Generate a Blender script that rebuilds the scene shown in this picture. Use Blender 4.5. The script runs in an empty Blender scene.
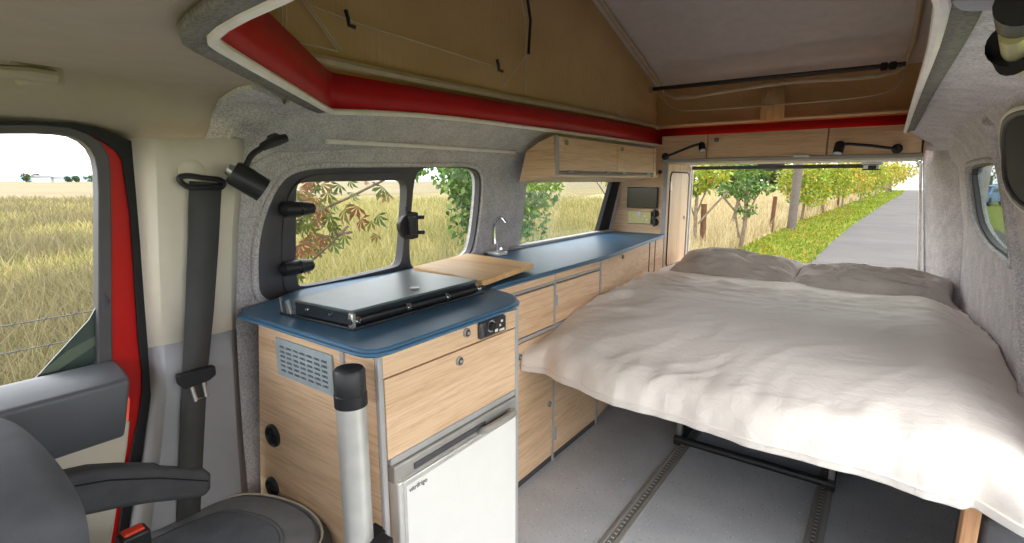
import bpy, bmesh, math, random
from mathutils import Vector, Matrix, noise
from mathutils.geometry import delaunay_2d_cdt

C = bpy.context.scene.collection
V = Vector
PI = math.pi
# ------------------------------------------------------------------ survey: camera and measuring helpers
F_PX, CX, CY, HY, YAW, EYE = 508.0, 512.0, 271.5, 180.0, math.radians(36.0), 1.2
PITCH = math.atan((CY - HY) / F_PX)
_fh = V((-math.sin(YAW), math.cos(YAW), 0)); RIGHT = V((math.cos(YAW), math.sin(YAW), 0))
FWD = _fh * math.cos(PITCH) - V((0, 0, 1)) * math.sin(PITCH)
UP = V((0, 0, 1)) * math.cos(PITCH) + _fh * math.sin(PITCH)
EYEP = V((0, 0, EYE))
def ray(x, y): return FWD + RIGHT * ((x - CX) / F_PX) - UP * ((y - CY) / F_PX)
def onx(x, y, X): r = ray(x, y); return EYEP + r * (X / r.x)
def ony(x, y, Y): r = ray(x, y); return EYEP + r * (Y / r.y)
def onz(x, y, Z): r = ray(x, y); return EYEP + r * ((Z - EYE) / r.z)
def sm(t): t = max(0.0, min(1.0, t)); return t * t * (3 - 2 * t)
def lin(x, pts):
    if x <= pts[0][0]: return pts[0][1]
    for (a, b), (c, d) in zip(pts, pts[1:]):
        if x <= c: return b + (d - b) * (x - a) / (c - a)
    return pts[-1][1]
def hit(x, y, f, side):
    r = ray(x, y); lo, hi = .2, 9.0
    for _ in range(50):
        m = (lo + hi) / 2; p = EYEP + r * m
        if (p.x - f(p.y, p.z)) * side > 0: lo = m
        else: hi = m
    p = EYEP + r * lo
    return (p.y, p.z)

# ------------------------------------------------------------------ mesh builder
class MB:
    def __init__(s): s.v = []; s.f = []
    def add(s, vs, fs):
        b = len(s.v); s.v += [tuple(v) for v in vs]; s.f += [[b + i for i in f] for f in fs]; return s
    def box(s, x0, x1, y0, y1, z0, z1):
        vs = [(x, y, z) for x in (x0, x1) for y in (y0, y1) for z in (z0, z1)]
        return s.add(vs, [(0,1,3,2),(4,6,7,5),(0,4,5,1),(2,3,7,6),(0,2,6,4),(1,5,7,3)])
    def obox(s, c, size, rot):
        c = V(c); vs = [c + rot @ V((x*size[0]/2, y*size[1]/2, z*size[2]/2)) for x in (-1,1) for y in (-1,1) for z in (-1,1)]
        return s.add(vs, [(0,1,3,2),(4,6,7,5),(0,4,5,1),(2,3,7,6),(0,2,6,4),(1,5,7,3)])
    def prism(s, poly, off):
        n = len(poly); off = V(off); a = [V(p) for p in poly]; b = [p + off for p in a]
        return s.add(a + b, [list(range(n))[::-1], list(range(n, 2*n))] + [(i, (i+1) % n, n + (i+1) % n, n + i) for i in range(n)])
    def tube(s, path, r, n=8, closed=False, flat=None):
        path = [V(p) for p in path]; m = len(path); rs = list(r) if isinstance(r, (list, tuple)) else [r] * m
        if len(rs) != m: q = len(rs)-1; rs = [lin(i*q/(m-1), list(enumerate(rs))) for i in range(m)]
        vs = []; fs = []; prev = None
        for i, p in enumerate(path):
            if closed: t = path[(i+1) % m] - path[i-1]
            else: t = path[min(i+1, m-1)] - path[max(i-1, 0)]
            t = t.normalized() if t.length > 1e-9 else V((0,0,1))
            if prev is None:
                a = V((0,0,1)) if abs(t.z) < .9 else V((1,0,0)); u = t.cross(a).normalized()
            else:
                u = prev - t * prev.dot(t); u = u.normalized() if u.length > 1e-6 else t.orthogonal().normalized()
            prev = u; w = t.cross(u)
            for k in range(n):
                a = 2*PI*k/n; vs.append(p + u*math.cos(a)*rs[i] + w*math.sin(a)*rs[i]*(flat or 1))
        for i in range(m if closed else m-1):
            j = (i+1) % m
            for k in range(n): fs.append((i*n+k, i*n+(k+1) % n, j*n+(k+1) % n, j*n+k))
        if not closed: fs += [list(range(n))[::-1], list(range((m-1)*n, m*n))]
        return s.add(vs, fs)
    def turn(s, p0, axis, prof, n=20):          # lathe: prof = [(t, r)]
        p0 = V(p0); d = V(axis).normalized(); u = d.orthogonal().normalized(); w = d.cross(u); vs = []; fs = []
        for t, r in prof:
            for k in range(n): a = 2*PI*k/n; vs.append(p0 + d*t + (u*math.cos(a) + w*math.sin(a))*r)
        m = len(prof)
        for i in range(m-1):
            for k in range(n): fs.append((i*n+k, i*n+(k+1) % n, (i+1)*n+(k+1) % n, (i+1)*n+k))
        fs += [list(range(n))[::-1], list(range((m-1)*n, m*n))]
        return s.add(vs, fs)
    def cyl(s, p0, p1, r, n=16): d = V(p1) - V(p0); return s.turn(p0, d, [(0, r), (d.length, r)], n)
    def grid(s, fn, nu, nv):
        vs = [fn(i/nu, j/nv) for i in range(nu+1) for j in range(nv+1)]
        return s.add(vs, [(i*(nv+1)+j, (i+1)*(nv+1)+j, (i+1)*(nv+1)+j+1, i*(nv+1)+j+1) for i in range(nu) for j in range(nv)])
    def build(s, name, mat, parent=None, bevel=0, seg=2, smooth=True, solid=0, sub=0, angle=35):
        me = bpy.data.meshes.new(name); me.from_pydata(s.v, [], s.f); me.update()
        bm = bmesh.new(); bm.from_mesh(me); bmesh.ops.recalc_face_normals(bm, faces=bm.faces); bm.to_mesh(me); bm.free()
        o = bpy.data.objects.new(name, me); C.objects.link(o)
        if mat: me.materials.append(mat)
        if smooth: me.shade_smooth(); me.set_sharp_from_angle(angle=math.radians(angle))
        if solid: m = o.modifiers.new('solid', 'SOLIDIFY'); m.thickness = abs(solid); m.offset = 1 if solid > 0 else -1
        if bevel: m = o.modifiers.new('bevel', 'BEVEL'); m.width = bevel; m.segments = seg; m.limit_method = 'ANGLE'; m.angle_limit = math.radians(40); m.harden_normals = False
        if sub: m = o.modifiers.new('sub', 'SUBSURF'); m.levels = sub; m.render_levels = sub
        if parent: attach(o, parent)
        return o
def world_loc(o):
    p = V((0,0,0))
    while o: p += o.location; o = o.parent
    return p
def attach(o, parent): o.parent = parent; o.location = -world_loc(parent)
def thing(name, label, cat, loc=(0,0,0), group=None):
    o = bpy.data.objects.new(name, None); C.objects.link(o); o.location = loc
    o.empty_display_size = .05; o['label'] = label; o['category'] = cat
    if group: o['group'] = group
    return o
def tag(o, label, cat, group=None, kind=None):
    o['label'] = label; o['category'] = cat
    if group: o['group'] = group
    if kind: o['kind'] = kind
    return o
def struct(o, label=None, cat=None):
    o['kind'] = 'structure'
    if label: o['label'] = label; o['category'] = cat or 'structure'
    return o
def rr(x0, x1, y0, y1, r, n=5):
    out = []
    for cx, cy, a in ((x1-r, y1-r, 0), (x0+r, y1-r, 90), (x0+r, y0+r, 180), (x1-r, y0+r, 270)):
        for k in range(n+1): t = math.radians(a + 90*k/n); out.append((cx + r*math.cos(t), cy + r*math.sin(t)))
    return out
def smooth_loop(pts, it=2):                    # Chaikin corner rounding of a closed outline
    for _ in range(it):
        q = []
        for i in range(len(pts)):
            a, b = V(pts[i]), V(pts[(i+1) % len(pts)]); q += [a*.75 + b*.25, a*.25 + b*.75]
        pts = q
    return [tuple(p) for p in pts]
def smooth_path(pts, it=2):
    pts = [V(p) for p in pts]
    for _ in range(it):
        q = [pts[0]]
        for a, b in zip(pts, pts[1:]): q += [a*.75 + b*.25, a*.25 + b*.75]
        q.append(pts[-1]); pts = q
    return pts
def inside(p, poly):
    c = False; n = len(poly); x, y = p
    for i in range(n):
        (x1, y1), (x2, y2) = poly[i], poly[i-1]
        if (y1 > y) != (y2 > y) and x < (x2-x1)*(y-y1)/(y2-y1) + x1: c = not c
    return c
def plate(mb, outer, holes, fmap, off, step=None):   # flat outline with holes, mapped onto a surface and given thickness
    if step:
        o2 = []
        for i in range(len(outer)):
            a, b = V(outer[i][:2]), V(outer[(i+1) % len(outer)][:2]); k = max(1, int((b-a).length/step)); o2 += [tuple(a + (b-a)*(j/k)) for j in range(k)]
        outer = o2
    pts = []; edges = []
    for ring in [outer] + holes:
        b = len(pts); n = len(ring); pts += [V((p[0], p[1])) for p in ring]; edges += [(b+i, b+(i+1) % n) for i in range(n)]
    if step:
        xs = [p[0] for p in outer]; ys = [p[1] for p in outer]
        nx = int((max(xs)-min(xs))/step); ny = int((max(ys)-min(ys))/step)
        for i in range(1, nx+1):
            for j in range(1, ny+1):
                q = (min(xs) + i*step, min(ys) + j*step)
                if inside(q, outer) and not any(inside(q, h) for h in holes): pts.append(V(q))
    vs, es, fs, *_ = delaunay_2d_cdt(pts, edges, [], 0, 1e-6)
    tri = []
    for f in fs:
        c = (sum(vs[i].x for i in f)/3, sum(vs[i].y for i in f)/3)
        if inside(c, outer) and not any(inside(c, h) for h in holes): tri.append(list(f))
    n = len(vs); off = off if callable(off) else (lambda p, o=V(off): o)
    A = [V(fmap(v.x, v.y)) for v in vs]; B = [a + off(a) for a in A]
    cnt = {}
    for f in tri:
        for i in range(3): e = (f[i], f[(i+1) % 3]); cnt[e] = 1
    side = [(a, b, n+b, n+a) for (a, b) in cnt if (b, a) not in cnt]
    mb.add(A + B, tri + [[n+i for i in f][::-1] for f in tri] + side)
    return mb
# ------------------------------------------------------------------ materials
def L(c):
    f = lambda u: u/12.92 if u <= .04045 else ((u+.055)/1.055)**2.4
    return (f(c[0]/255), f(c[1]/255), f(c[2]/255), 1)
class NT:
    def __init__(s, name):
        s.m = bpy.data.materials.new(name); s.m.use_nodes = True; s.t = s.m.node_tree; s.b = s.t.nodes['Principled BSDF']
        s.out = s.t.nodes['Material Output']
    def n(s, typ, **kw):
        x = s.t.nodes.new(typ)
        for k, v in kw.items():
            if k.startswith('i_'): x.inputs[k[2:].replace('_', ' ')].default_value = v
            else: setattr(x, k, v)
        return x
    def l(s, a, b): s.t.links.new(a, b)
    def coord(s, scale=(1,1,1), kind='Object'):
        tc = s.n('ShaderNodeTexCoord'); mp = s.n('ShaderNodeMapping'); mp.inputs['Scale'].default_value = scale
        s.l(tc.outputs[kind], mp.inputs['Vector']); return mp.outputs['Vector']
    def noise(s, vec, scale, detail=3, rough=.5, dist=0):
        x = s.n('ShaderNodeTexNoise'); x.inputs['Scale'].default_value = scale; x.inputs['Detail'].default_value = detail
        x.inputs['Roughness'].default_value = rough; x.inputs['Distortion'].default_value = dist; s.l(vec, x.inputs['Vector']); return x.outputs['Fac']
    def ramp(s, fac, stops):
        x = s.n('ShaderNodeValToRGB'); e = x.color_ramp.elements
        while len(e) < len(stops): e.new(.5)
        for k, (p, c) in enumerate(stops): e[k].position = p; e[k].color = c
        s.l(fac, x.inputs['Fac']); return x.outputs['Color']
    def mix(s, fac, a, b, mode='MIX'):
        x = s.n('ShaderNodeMix', data_type='RGBA', blend_type=mode)
        for sock, v in ((0, fac), (6, a), (7, b)):
            if hasattr(v, 'links') or hasattr(v, 'is_linked'): s.l(v, x.inputs[sock])
            else: x.inputs[sock].default_value = v
        return x.outputs[2]
    def bump(s, h, strength=.2, dist=.01):
        x = s.n('ShaderNodeBump'); x.inputs['Strength'].default_value = strength; x.inputs['Distance'].default_value = dist
        s.l(h, x.inputs['Height']); s.l(x.outputs['Normal'], s.b.inputs['Normal'])
    def base(s, c):
        if hasattr(c, 'is_linked'): s.l(c, s.b.inputs['Base Color'])
        else: s.b.inputs['Base Color'].default_value = c
    def set(s, rough=.5, metal=0, spec=.5, coat=0):
        s.b.inputs['Roughness'].default_value = rough; s.b.inputs['Metallic'].default_value = metal
        s.b.inputs['Specular IOR Level'].default_value = spec; s.b.inputs['Coat Weight'].default_value = coat; return s.m
def plain(name, c, rough=.5, metal=0, spec=.5, coat=0, grain=0, gscale=400, tint=.06):
    t = NT(name); v = t.coord(); col = L(c)
    f = t.noise(v, 18, 4)
    dk = tuple(x*(1-tint) for x in col[:3]) + (1,); lt = tuple(min(1, x*(1+tint)) for x in col[:3]) + (1,)
    t.base(t.ramp(f, [(.35, dk), (.65, lt)]))
    if grain: t.bump(t.noise(v, gscale, 2), grain, .002)
    return t.set(rough, metal, spec, coat)
def wood(name, light, mid, dark, axis='y', rough=.45, scale=1.0):
    t = NT(name)
    st = {'y': (7, .55, 7), 'x': (.55, 7, 7), 'z': (7, 7, .55)}[axis]
    st2 = {'y': (70, 3.2, 70), 'x': (3.2, 70, 70), 'z': (70, 70, 3.2)}[axis]
    v = t.coord(tuple(k*scale for k in st)); v2 = t.coord(tuple(k*scale for k in st2))
    big = t.noise(v, 1.6, 5, .55, .8); fine = t.noise(v2, 2.2, 4, .65, .3)
    c1 = t.ramp(big, [(.28, L(dark)), (.47, L(mid)), (.68, L(light))])
    c2 = t.ramp(fine, [(.36, L(dark)), (.56, L(light))])
    t.base(t.mix(.36, c1, c2)); t.bump(fine, .08, .002)
    return t.set(rough, 0, .35)
def carpet(name, lo, hi, fine=170):
    t = NT(name); v = t.coord()
    a = t.noise(v, fine, 3, .7); b = t.noise(v, 14, 4, .6)
    c = t.ramp(a, [(.36, L(lo)), (.62, L(hi))])
    c2 = t.ramp(b, [(.35, L(lo)), (.7, L(hi))])
    t.base(t.mix(.3, c, c2)); t.bump(a, .45, .004)
    return t.set(.95, 0, .1)
def random_leaf(name, stops, rough=.5, trans=.35):
    t = NT(name); g = t.n('ShaderNodeNewGeometry')
    col = t.ramp(g.outputs['Random Per Island'], [(p, L(c)) for p, c in stops])
    t.base(col); t.set(rough, 0, .3)
    tr = t.n('ShaderNodeBsdfTranslucent'); t.l(col, tr.inputs['Color'])
    mx = t.n('ShaderNodeMixShader'); mx.inputs[0].default_value = trans
    t.l(t.b.outputs[0], mx.inputs[1]); t.l(tr.outputs[0], mx.inputs[2]); t.l(mx.outputs[0], t.out.inputs['Surface'])
    return t.m
def glass(name, tint=(1,1,1,1), refl=.06):
    t = NT(name); t.t.nodes.remove(t.b)
    tr = t.n('ShaderNodeBsdfTransparent'); tr.inputs['Color'].default_value = tint
    gl = t.n('ShaderNodeBsdfGlossy'); gl.inputs['Roughness'].default_value = .02
    fr = t.n('ShaderNodeLayerWeight'); fr.inputs['Blend'].default_value = .25
    ml = t.n('ShaderNodeMath', operation='MULTIPLY'); ml.inputs[1].default_value = refl * 4; t.l(fr.outputs['Fresnel'], ml.inputs[0])
    mx = t.n('ShaderNodeMixShader'); t.l(ml.outputs[0], mx.inputs[0]); t.l(tr.outputs[0], mx.inputs[1]); t.l(gl.outputs[0], mx.inputs[2])
    t.l(mx.outputs[0], t.out.inputs['Surface']); return t.m

M = {}
OAK = ((239,206,172), (224,189,152), (184,143,106))
M['wood'] = wood('oak_laminate', *OAK, 'y')
M['wood_end'] = wood('oak_laminate_crosswise', *OAK, 'x')
M['wood_z'] = wood('oak_laminate_upright', *OAK, 'z')
M['wood_rear'] = M['wood_end']
M['board'] = wood('chopping_board_beech', (226,186,132), (214,168,112), (188,138,86), 'x', .5, 1.2)
def slot_mat():
    t = NT('slotted_rail_channel'); v = t.coord(); sx = t.n('ShaderNodeSeparateXYZ'); t.l(v, sx.inputs[0])
    mu = t.n('ShaderNodeMath', operation='MULTIPLY'); mu.inputs[1].default_value = 2*PI/.024; t.l(sx.outputs['Y'], mu.inputs[0])
    sn = t.n('ShaderNodeMath', operation='SINE'); t.l(mu.outputs[0], sn.inputs[0])
    t.base(t.ramp(sn.outputs[0], [(.3, L((130,128,126))), (.75, L((226,226,224)))])); return t.set(.4, .2)
M['slots'] = slot_mat()
M['leg_wood'] = wood('leg_oak', (205,160,122), (190,142,104), (165,118,84), 'z')
M['blue'] = plain('blue_worktop', (70,108,140), .42, 0, .4, 0, .04, 300, .05)
M['blue_edge'] = plain('blue_worktop_edge', (78,122,156), .4)
M['trim'] = plain('grey_edge_trim', (172,170,170), .5)
M['trim_dark'] = plain('shadow_gap_trim', (70,68,70), .6)
M['carpet'] = carpet('grey_lining_carpet', (160,156,158), (228,222,223))
M['carpet_dark'] = M['carpet']
M['carpet_light'] = M['carpet']
M['headliner'] = plain('beige_headliner', (172,159,146), .9, 0, .1, 0, .25, 500, .03)
M['cream'] = plain('cream_trim_plastic', (214,206,190), .55, 0, .4, 0, .05, 500, .02)
M['grey_plastic'] = plain('mid_grey_plastic', (150,151,155), .5, 0, .4, 0, .08, 500, .03)
M['pad'] = plain('slate_grey_pad', (88,92,98), .38, 0, .5, 0, .12, 700, .04)
M['black'] = plain('black_plastic', (34,34,37), .42, 0, .5, 0, .05, 400)
M['black_soft'] = plain('black_rubber', (38,38,41), .7, 0, .3)
M['frame'] = plain('charcoal_window_frame', (80,78,82), .5, 0, .4, 0, .08, 500)
M['red'] = plain('red_body_paint', (186,10,8), .4, 0, .3, 0, 0, 400, .02)
M['red_dull'] = plain('red_primer_flange', (176,8,14), .45, 0, .4)
M['white_seal'] = plain('white_rubber_seal', (238,232,228), .5)
M['seat'] = plain('charcoal_seat_fabric', (90,91,96), .9, 0, .15, 0, .5, 900, .08)
M['seat_mid'] = plain('grey_seat_fabric', (128,130,134), .92, 0, .15, 0, .5, 900, .08)
M['seat_blue'] = plain('slate_seat_fabric', (108,113,121), .92, 0, .15, 0, .5, 700, .1)
M['belt'] = plain('seat_belt_webbing', (74,74,74), .7, 0, .3, 0, .4, 900)
M['chrome'] = plain('chrome', (220,220,222), .15, 1)
M['steel'] = plain('brushed_steel', (186,186,184), .35, 1, .5, 0, .05, 500)
M['alu'] = plain('satin_aluminium', (222,220,216), .38, .55)
M['alu_dark'] = plain('worn_aluminium', (172,169,164), .5, .35)
M['hob'] = plain('smoked_glass_lid', (92,103,104), .34, 0, .35)
M['hob_side'] = plain('dark_enamel_steel', (40,48,56), .28, .3)
M['white'] = plain('white_fridge_panel', (240,238,235), .45, 0, .3, 0, 0, 400, .008)
M['grille'] = plain('pale_grille', (172,184,190), .45, .2)
M['screen'] = plain('dark_screen', (16,18,14), .12, 0, .6, .3)
M['dark_pane'] = plain('smoked_dark_pane', (36,42,56), .6, 0, .1)
M['brass'] = plain('brushed_brass_plate', (176,168,120), .35, .6)
M['gasket'] = carpet('olive_grey_gasket', (106,103,98), (146,142,137))
M['stitch'] = plain('pale_thread', (190,180,160), .8)
M['orange'] = plain('orange_button', (240,70,40), .4)
M['blue_cloth'] = plain('dark_blue_panel', (62,76,92), .6)
def duvet_mat():
    t = NT('white_cotton'); v = t.coord()
    t.base(t.ramp(t.noise(v, 3, 3), [(.3, L((240,233,227))), (.7, L((247,241,236)))]))
    t.bump(t.noise(v, 22, 4, .6, 1.2), .22, .02)
    t.b.inputs['Sheen Weight'].default_value = .15
    return t.set(.9, 0, .1)
M['duvet'] = duvet_mat()
def pillow_mat():
    t = NT('taupe_cotton'); v = t.coord()
    t.base(t.ramp(t.noise(v, 6, 3), [(.3, L((182,174,169))), (.7, L((204,197,192)))]))
    t.bump(t.noise(v, 16, 4, .6, 1.5), .35, .02); return t.set(.9, 0, .1)
M['pillow'] = pillow_mat()
def floor_mat():
    t = NT('speckled_vinyl'); v = t.coord()
    a = t.noise(v, 5, 4); sp = t.noise(v, 130, 2, .5); sp2 = t.noise(v, 95, 1, .5)
    c = t.ramp(a, [(.3, L((186,189,196))), (.7, L((202,204,209)))])
    d = t.ramp(sp, [(.66, (0,0,0,1)), (.70, (1,1,1,1))]); e = t.ramp(sp2, [(.70, (0,0,0,1)), (.73, (1,1,1,1))])
    c = t.mix(d, c, L((104,106,112))); c = t.mix(e, c, L((232,232,232)))
    t.base(c); t.bump(sp, .1, .002); return t.set(.42, 0, .45)
M['floor'] = floor_mat()
def canvas_mat(name, lo, hi):
    t = NT(name); v = t.coord(); a = t.noise(v, 2.2, 3, .5)
    t.base(t.ramp(a, [(.3, L(lo)), (.7, L(hi))]))
    h = t.mix(.25, t.noise(v, 7, 3, .5, .4), t.noise(t.coord((30,30,3)), 2, 3, .5)); t.bump(h, .6, .03); return t.set(.85, 0, .2)
M['canvas'] = canvas_mat('olive_brown_canvas', (176,147,108), (188,160,120))
M['canvas_rail'] = plain('beige_canvas_rail', (176,160,136), .7)
M['roof_panel'] = plain('grey_roof_panel', (190,184,181), .8, 0, .2, 0, .2, 500, .04)
# ------------------------------------------------------------------ van shell surfaces
def fl(y, z):       # left lining
    b = lin(z, [(0, -1.57), (.5, -1.56), (.85, -1.545), (1.25, -1.485), (1.34, -1.44), (1.42, -1.36)])
    return b + .10 * (1 - sm((y - .68) / .2))
def fr(y, z):       # right lining
    b = lin(z, [(0, .42), (.55, .40), (.95, .375), (1.27, .32), (1.36, .27), (1.44, .2)])
    return b - .03 * sm((y - 2.6) / 1.0)
HLp = lambda pts: [hit(a, b, fl, 1) for a, b in pts]
HRp = lambda pts: [hit(a, b, fr, -1) for a, b in pts]
onL = lambda d=0: (lambda y, z: (fl(y, z) + d, y, z))
onR = lambda d=0: (lambda y, z: (fr(y, z) - d, y, z))

FRAME1 = smooth_loop(HLp([(258,300),(256,262),(258,236),(265,210),(277,187),(291.5,173),(317,168),(365,167),(410,167),(440,166.5),(468,166.5),(479,171),(481,186),(479,210),(475,240),(470,257),(430,268),(300,304)]), 2)
HPANE = smooth_loop(HLp([(300,287),(294.5,283),(293.5,262),(293.5,237),(293.5,205),(294,186),(299,182),(330,181.5),(370,181),(398,180),(404,182),(404.5,195),(402.5,225),(400,258),(397,265.5),(388,268),(350,277)]), 2)
FPANE = smooth_loop(HLp([(414,268.5),(409.5,263),(409,240),(411.5,205),(414,180),(419,170),(428,167.5),(447,167.5),(470,168),(477.5,172.5),(479.5,183),(477,215),(473,243),(468,256),(440,262.5)]), 2)
WIN2 = smooth_loop(HLp([(519,246),(520,240),(524,212),(527,181),(531,177),(600,176),(619,178),(612,205),(606,232),(602,235.5),(560,240.5)]), 1)
QUART = smooth_loop(HRp([(967,168),(973,164),(996,161),(1000,172),(1003,190),(1013,258),(1011,266),(1003,256),(990,247),(980,233),(974,219),(970,190)]), 1)

mb = MB()
outer = [(.655,0),(3.9,0),(3.9,1.40),(.655,1.40)]
plate(mb, outer, [FRAME1, WIN2], onL(), (-.05,0,0), .09)
struct(mb.build('wall_left', M['carpet']), 'grey carpet lined wall behind the kitchen units', 'wall')
# soft rolled carpet edges round the windows
def carpet_roll(name, loop, f, d, r, mat):
    m = MB(); m.tube([f(d)(y, z) for y, z in loop], r, 8, True, .6); return struct(m.build(name, mat))
w1c = MB(); cf = (1.28, 1.03); w1c.tube([onL(.003)(cf[0]+(y-cf[0])*1.018, cf[1]+(z-cf[1])*1.04) for y, z in FRAME1], .010, 8, True)
# crease arch above the side window
ARCH = HLp([(228,225),(231,195),(240,180),(258,163),(285,153),(320,149),(420,150),(515,153)])
arch = MB(); arch.tube(smooth_path([onL(.003)(y, z) for y, z in ARCH], 2), .014, 8, False, .7)
struct(w1c.build('trim_1', M['carpet']), 'rolled carpet edge round the side window', 'trim')
struct(arch.build('trim_2', M['carpet']), 'raised carpet seam arching above the side window', 'trim')
# window 1
w1 = struct(bpy.data.objects.new('window_1', None), 'black framed side window with a hinged and a fixed pane', 'window'); C.objects.link(w1); w1.location = (-1.49, 1.3, .85)
mb = MB(); plate(mb, FRAME1, [HPANE, FPANE], onL(.003), (-.03,0,0), .08); mb.build('window_frame', M['frame'], w1, .004)
# raised inner frame of the hinged sash
SEAM = smooth_loop(HLp([(283,297),(279.5,262),(280,225),(285,197),(296,181),(312,174.5),(360,173.5),(402,173),(408,178),(408.5,200),(405.5,240),(402,268),(392,273),(320,291)]), 2)
mb = MB(); plate(mb, SEAM, [HPANE], onL(.014), (-.014,0,0), .08); mb.build('sash_frame', M['frame'], w1, .005)
M['glass'] = glass('clear_window_glass', (.97,.98,.97,1), .05)
M['glass_tint'] = glass('tinted_window_glass', (.56,.60,.58,1), .06)
mb = MB(); plate(mb, HPANE, [], onL(-.025), (-.004,0,0)); mb.build('pane', M['glass'], w1)
mb = MB(); plate(mb, FPANE, [], onL(-.028), (-.004,0,0)); mb.build('pane', M['glass'], w1)
for (yy, zz) in ((.90, 1.112), (.90, .925)):
    X = fl(yy, zz) + .012
    mb = MB(); mb.tube([(X+.012, yy-.055, zz), (X+.018, yy-.048, zz), (X+.02, yy-.01, zz), (X+.012, yy-.004, zz)], [.017,.025,.025,.019], 14)
    mb.tube([(X+.012, yy-.004, zz), (X+.018, yy+.004, zz), (X+.014, yy+.045, zz), (X+.006, yy+.05, zz)], [.019,.024,.019,.012], 14)
    mb.build('hinge', M['black'], w1)
mb = MB(); yy, zz = 1.365, 1.025; X = fl(yy, zz) + .015
mb.prism([(X, yy-.05, zz-.012), (X, yy-.03, zz-.045), (X, yy+.01, zz-.055), (X, yy+.045, zz-.05), (X, yy+.045, zz+.05), (X, yy+.01, zz+.055), (X, yy-.03, zz+.035), (X, yy-.05, zz+.012)], (.022,0,0))
mb.box(X+.02, X+.04, yy-.015, yy+.02, zz-.035, zz+.035); mb.cyl((X+.01, yy-.005, zz-.05), (X+.01, yy-.005, zz+.075), .006)
mb.cyl((X, yy+.04, zz+.03), (X+.035, yy+.065, zz+.03), .008); mb.cyl((X, yy+.04, zz-.03), (X+.035, yy+.065, zz-.03), .008)
mb.build('latch', M['black'], w1, .003)
# window 2 (behind the overhead locker)
w2 = struct(bpy.data.objects.new('window_2', None), 'rear side window above the long worktop', 'window'); C.objects.link(w2); w2.location = (-1.5, 2.7, .85)
W2P = [p for p in WIN2]
mb = MB(); plate(mb, W2P, [[(sum(q[0] for q in W2P)/len(W2P) + (p[0]-sum(q[0] for q in W2P)/len(W2P))*.975, 1.02+(p[1]-1.02)*.955) for p in W2P]], onL(-.02), (-.02,0,0)); mb.build('window_frame', M['frame'], w2)
mb = MB(); plate(mb, W2P, [], onL(-.03), (-.004,0,0)); mb.build('pane', M['glass'], w2)
mb = MB(); plate(mb, [(3.10,.83),(3.26,.83),(3.33,1.22),(3.205,1.22)], [], onL(.004), (-.03,0,0)); mb.build('blind_end', M['black_soft'], w2)
mb = MB(); mb.box(-1.565, -1.515, 2.1, 3.33, .845, .862); mb.build('sill', M['trim'], w2, .004)

# unseen dash and cab door behind the camera, added to cut light from the front
mb = MB(); mb.box(-1.55, .52, -1.0, -.72, 0, .84); struct(mb.build('dash_light_block', M['pad'], None, .03), 'unseen dashboard block added to cut light from the front', 'wall')
mb = MB(); mb.box(.44, .50, -.72, .58, 0, .80); mb.box(.42, .50, .52, .62, .8, 1.38); struct(mb.build('door_light_block', M['pad'], None, .01), 'unseen cab door block on the bed side, added to shape the light', 'door')
# floor
mb = MB(); mb.box(-1.7, .5, -1.0, 3.95, -.04, 0); struct(mb.build('floor', M['floor']), 'grey speckled vinyl floor', 'floor')
# right wall
mb = MB(); plate(mb, [(1.52,0),(3.6,0),(3.6,1.44),(1.52,1.44)], [QUART], onR(), (.05,0,0), .09)
struct(mb.build('wall_right', M['carpet_light']), 'pale carpet lined wall beside the bed', 'wall')
w3 = struct(bpy.data.objects.new('window_3', None), 'small tinted quarter window beside the pillows', 'window'); C.objects.link(w3); w3.location = (.33, 2.8, 1.1)
cq = (sum(p[0] for p in QUART)/len(QUART), sum(p[1] for p in QUART)/len(QUART))
mb = MB(); plate(mb, QUART, [[(cq[0]+(p[0]-cq[0])*.95, cq[1]+(p[1]-cq[1])*.94) for p in QUART]], onR(-.012), (.02,0,0)); mb.build('window_frame', M['frame'], w3)
mb = MB(); plate(mb, QUART, [], onR(-.025), (.004,0,0)); mb.build('pane', M['glass_tint'], w3)
mb = MB(); mb.tube([onR(.002)(cq[0]+(y-cq[0])*1.03, cq[1]+(z-cq[1])*1.05) for y, z in QUART], .010, 8, True); struct(mb.build('trim_3', M['carpet_light']), 'rolled carpet edge round the quarter window', 'trim')
# carpeted post and dark sliding door window ahead of the quarter window
post = HRp([(990,120),(998,150),(1007,178),(1014,215),(1021,265),(1025,330),(1027,420)])
mb = MB(); mb.tube(smooth_path([V(onR(-.004)(y, z)) for y, z in post], 2), .024, 12, False, .8); struct(mb.build('trim_4', M['carpet']), 'carpet covered body post between the right hand windows', 'trim')
w4 = struct(bpy.data.objects.new('window_4', None), 'dark sliding door window with a cream piped edge', 'window'); C.objects.link(w4); w4.location = (.3, 1.9, 1.2)
SW = smooth_loop(HRp([(1012,184),(1010,160),(1009,138),(1012,122),(1020,114),(1032,110),(1050,108),(1064,130),(1064,190),(1050,215),(1026,205)]), 1)
cs = (sum(p[0] for p in SW)/len(SW), sum(p[1] for p in SW)/len(SW))
mb = MB(); plate(mb, SW, [], onR(.012), (.02,0,0)); mb.build('pane', M['dark_pane'], w4)
mb = MB(); mb.tube([onR(.014)(y, z) for y, z in SW], .009, 8, True); mb.build('window_frame', M['frame'], w4)
mb = MB(); mb.tube([onR(.016)(cs[0]+(y-cs[0])*1.05, cs[1]+(z-cs[1])*1.07) for y, z in SW], .006, 8, True); mb.build('piping', M['cream'], w4)
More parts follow.
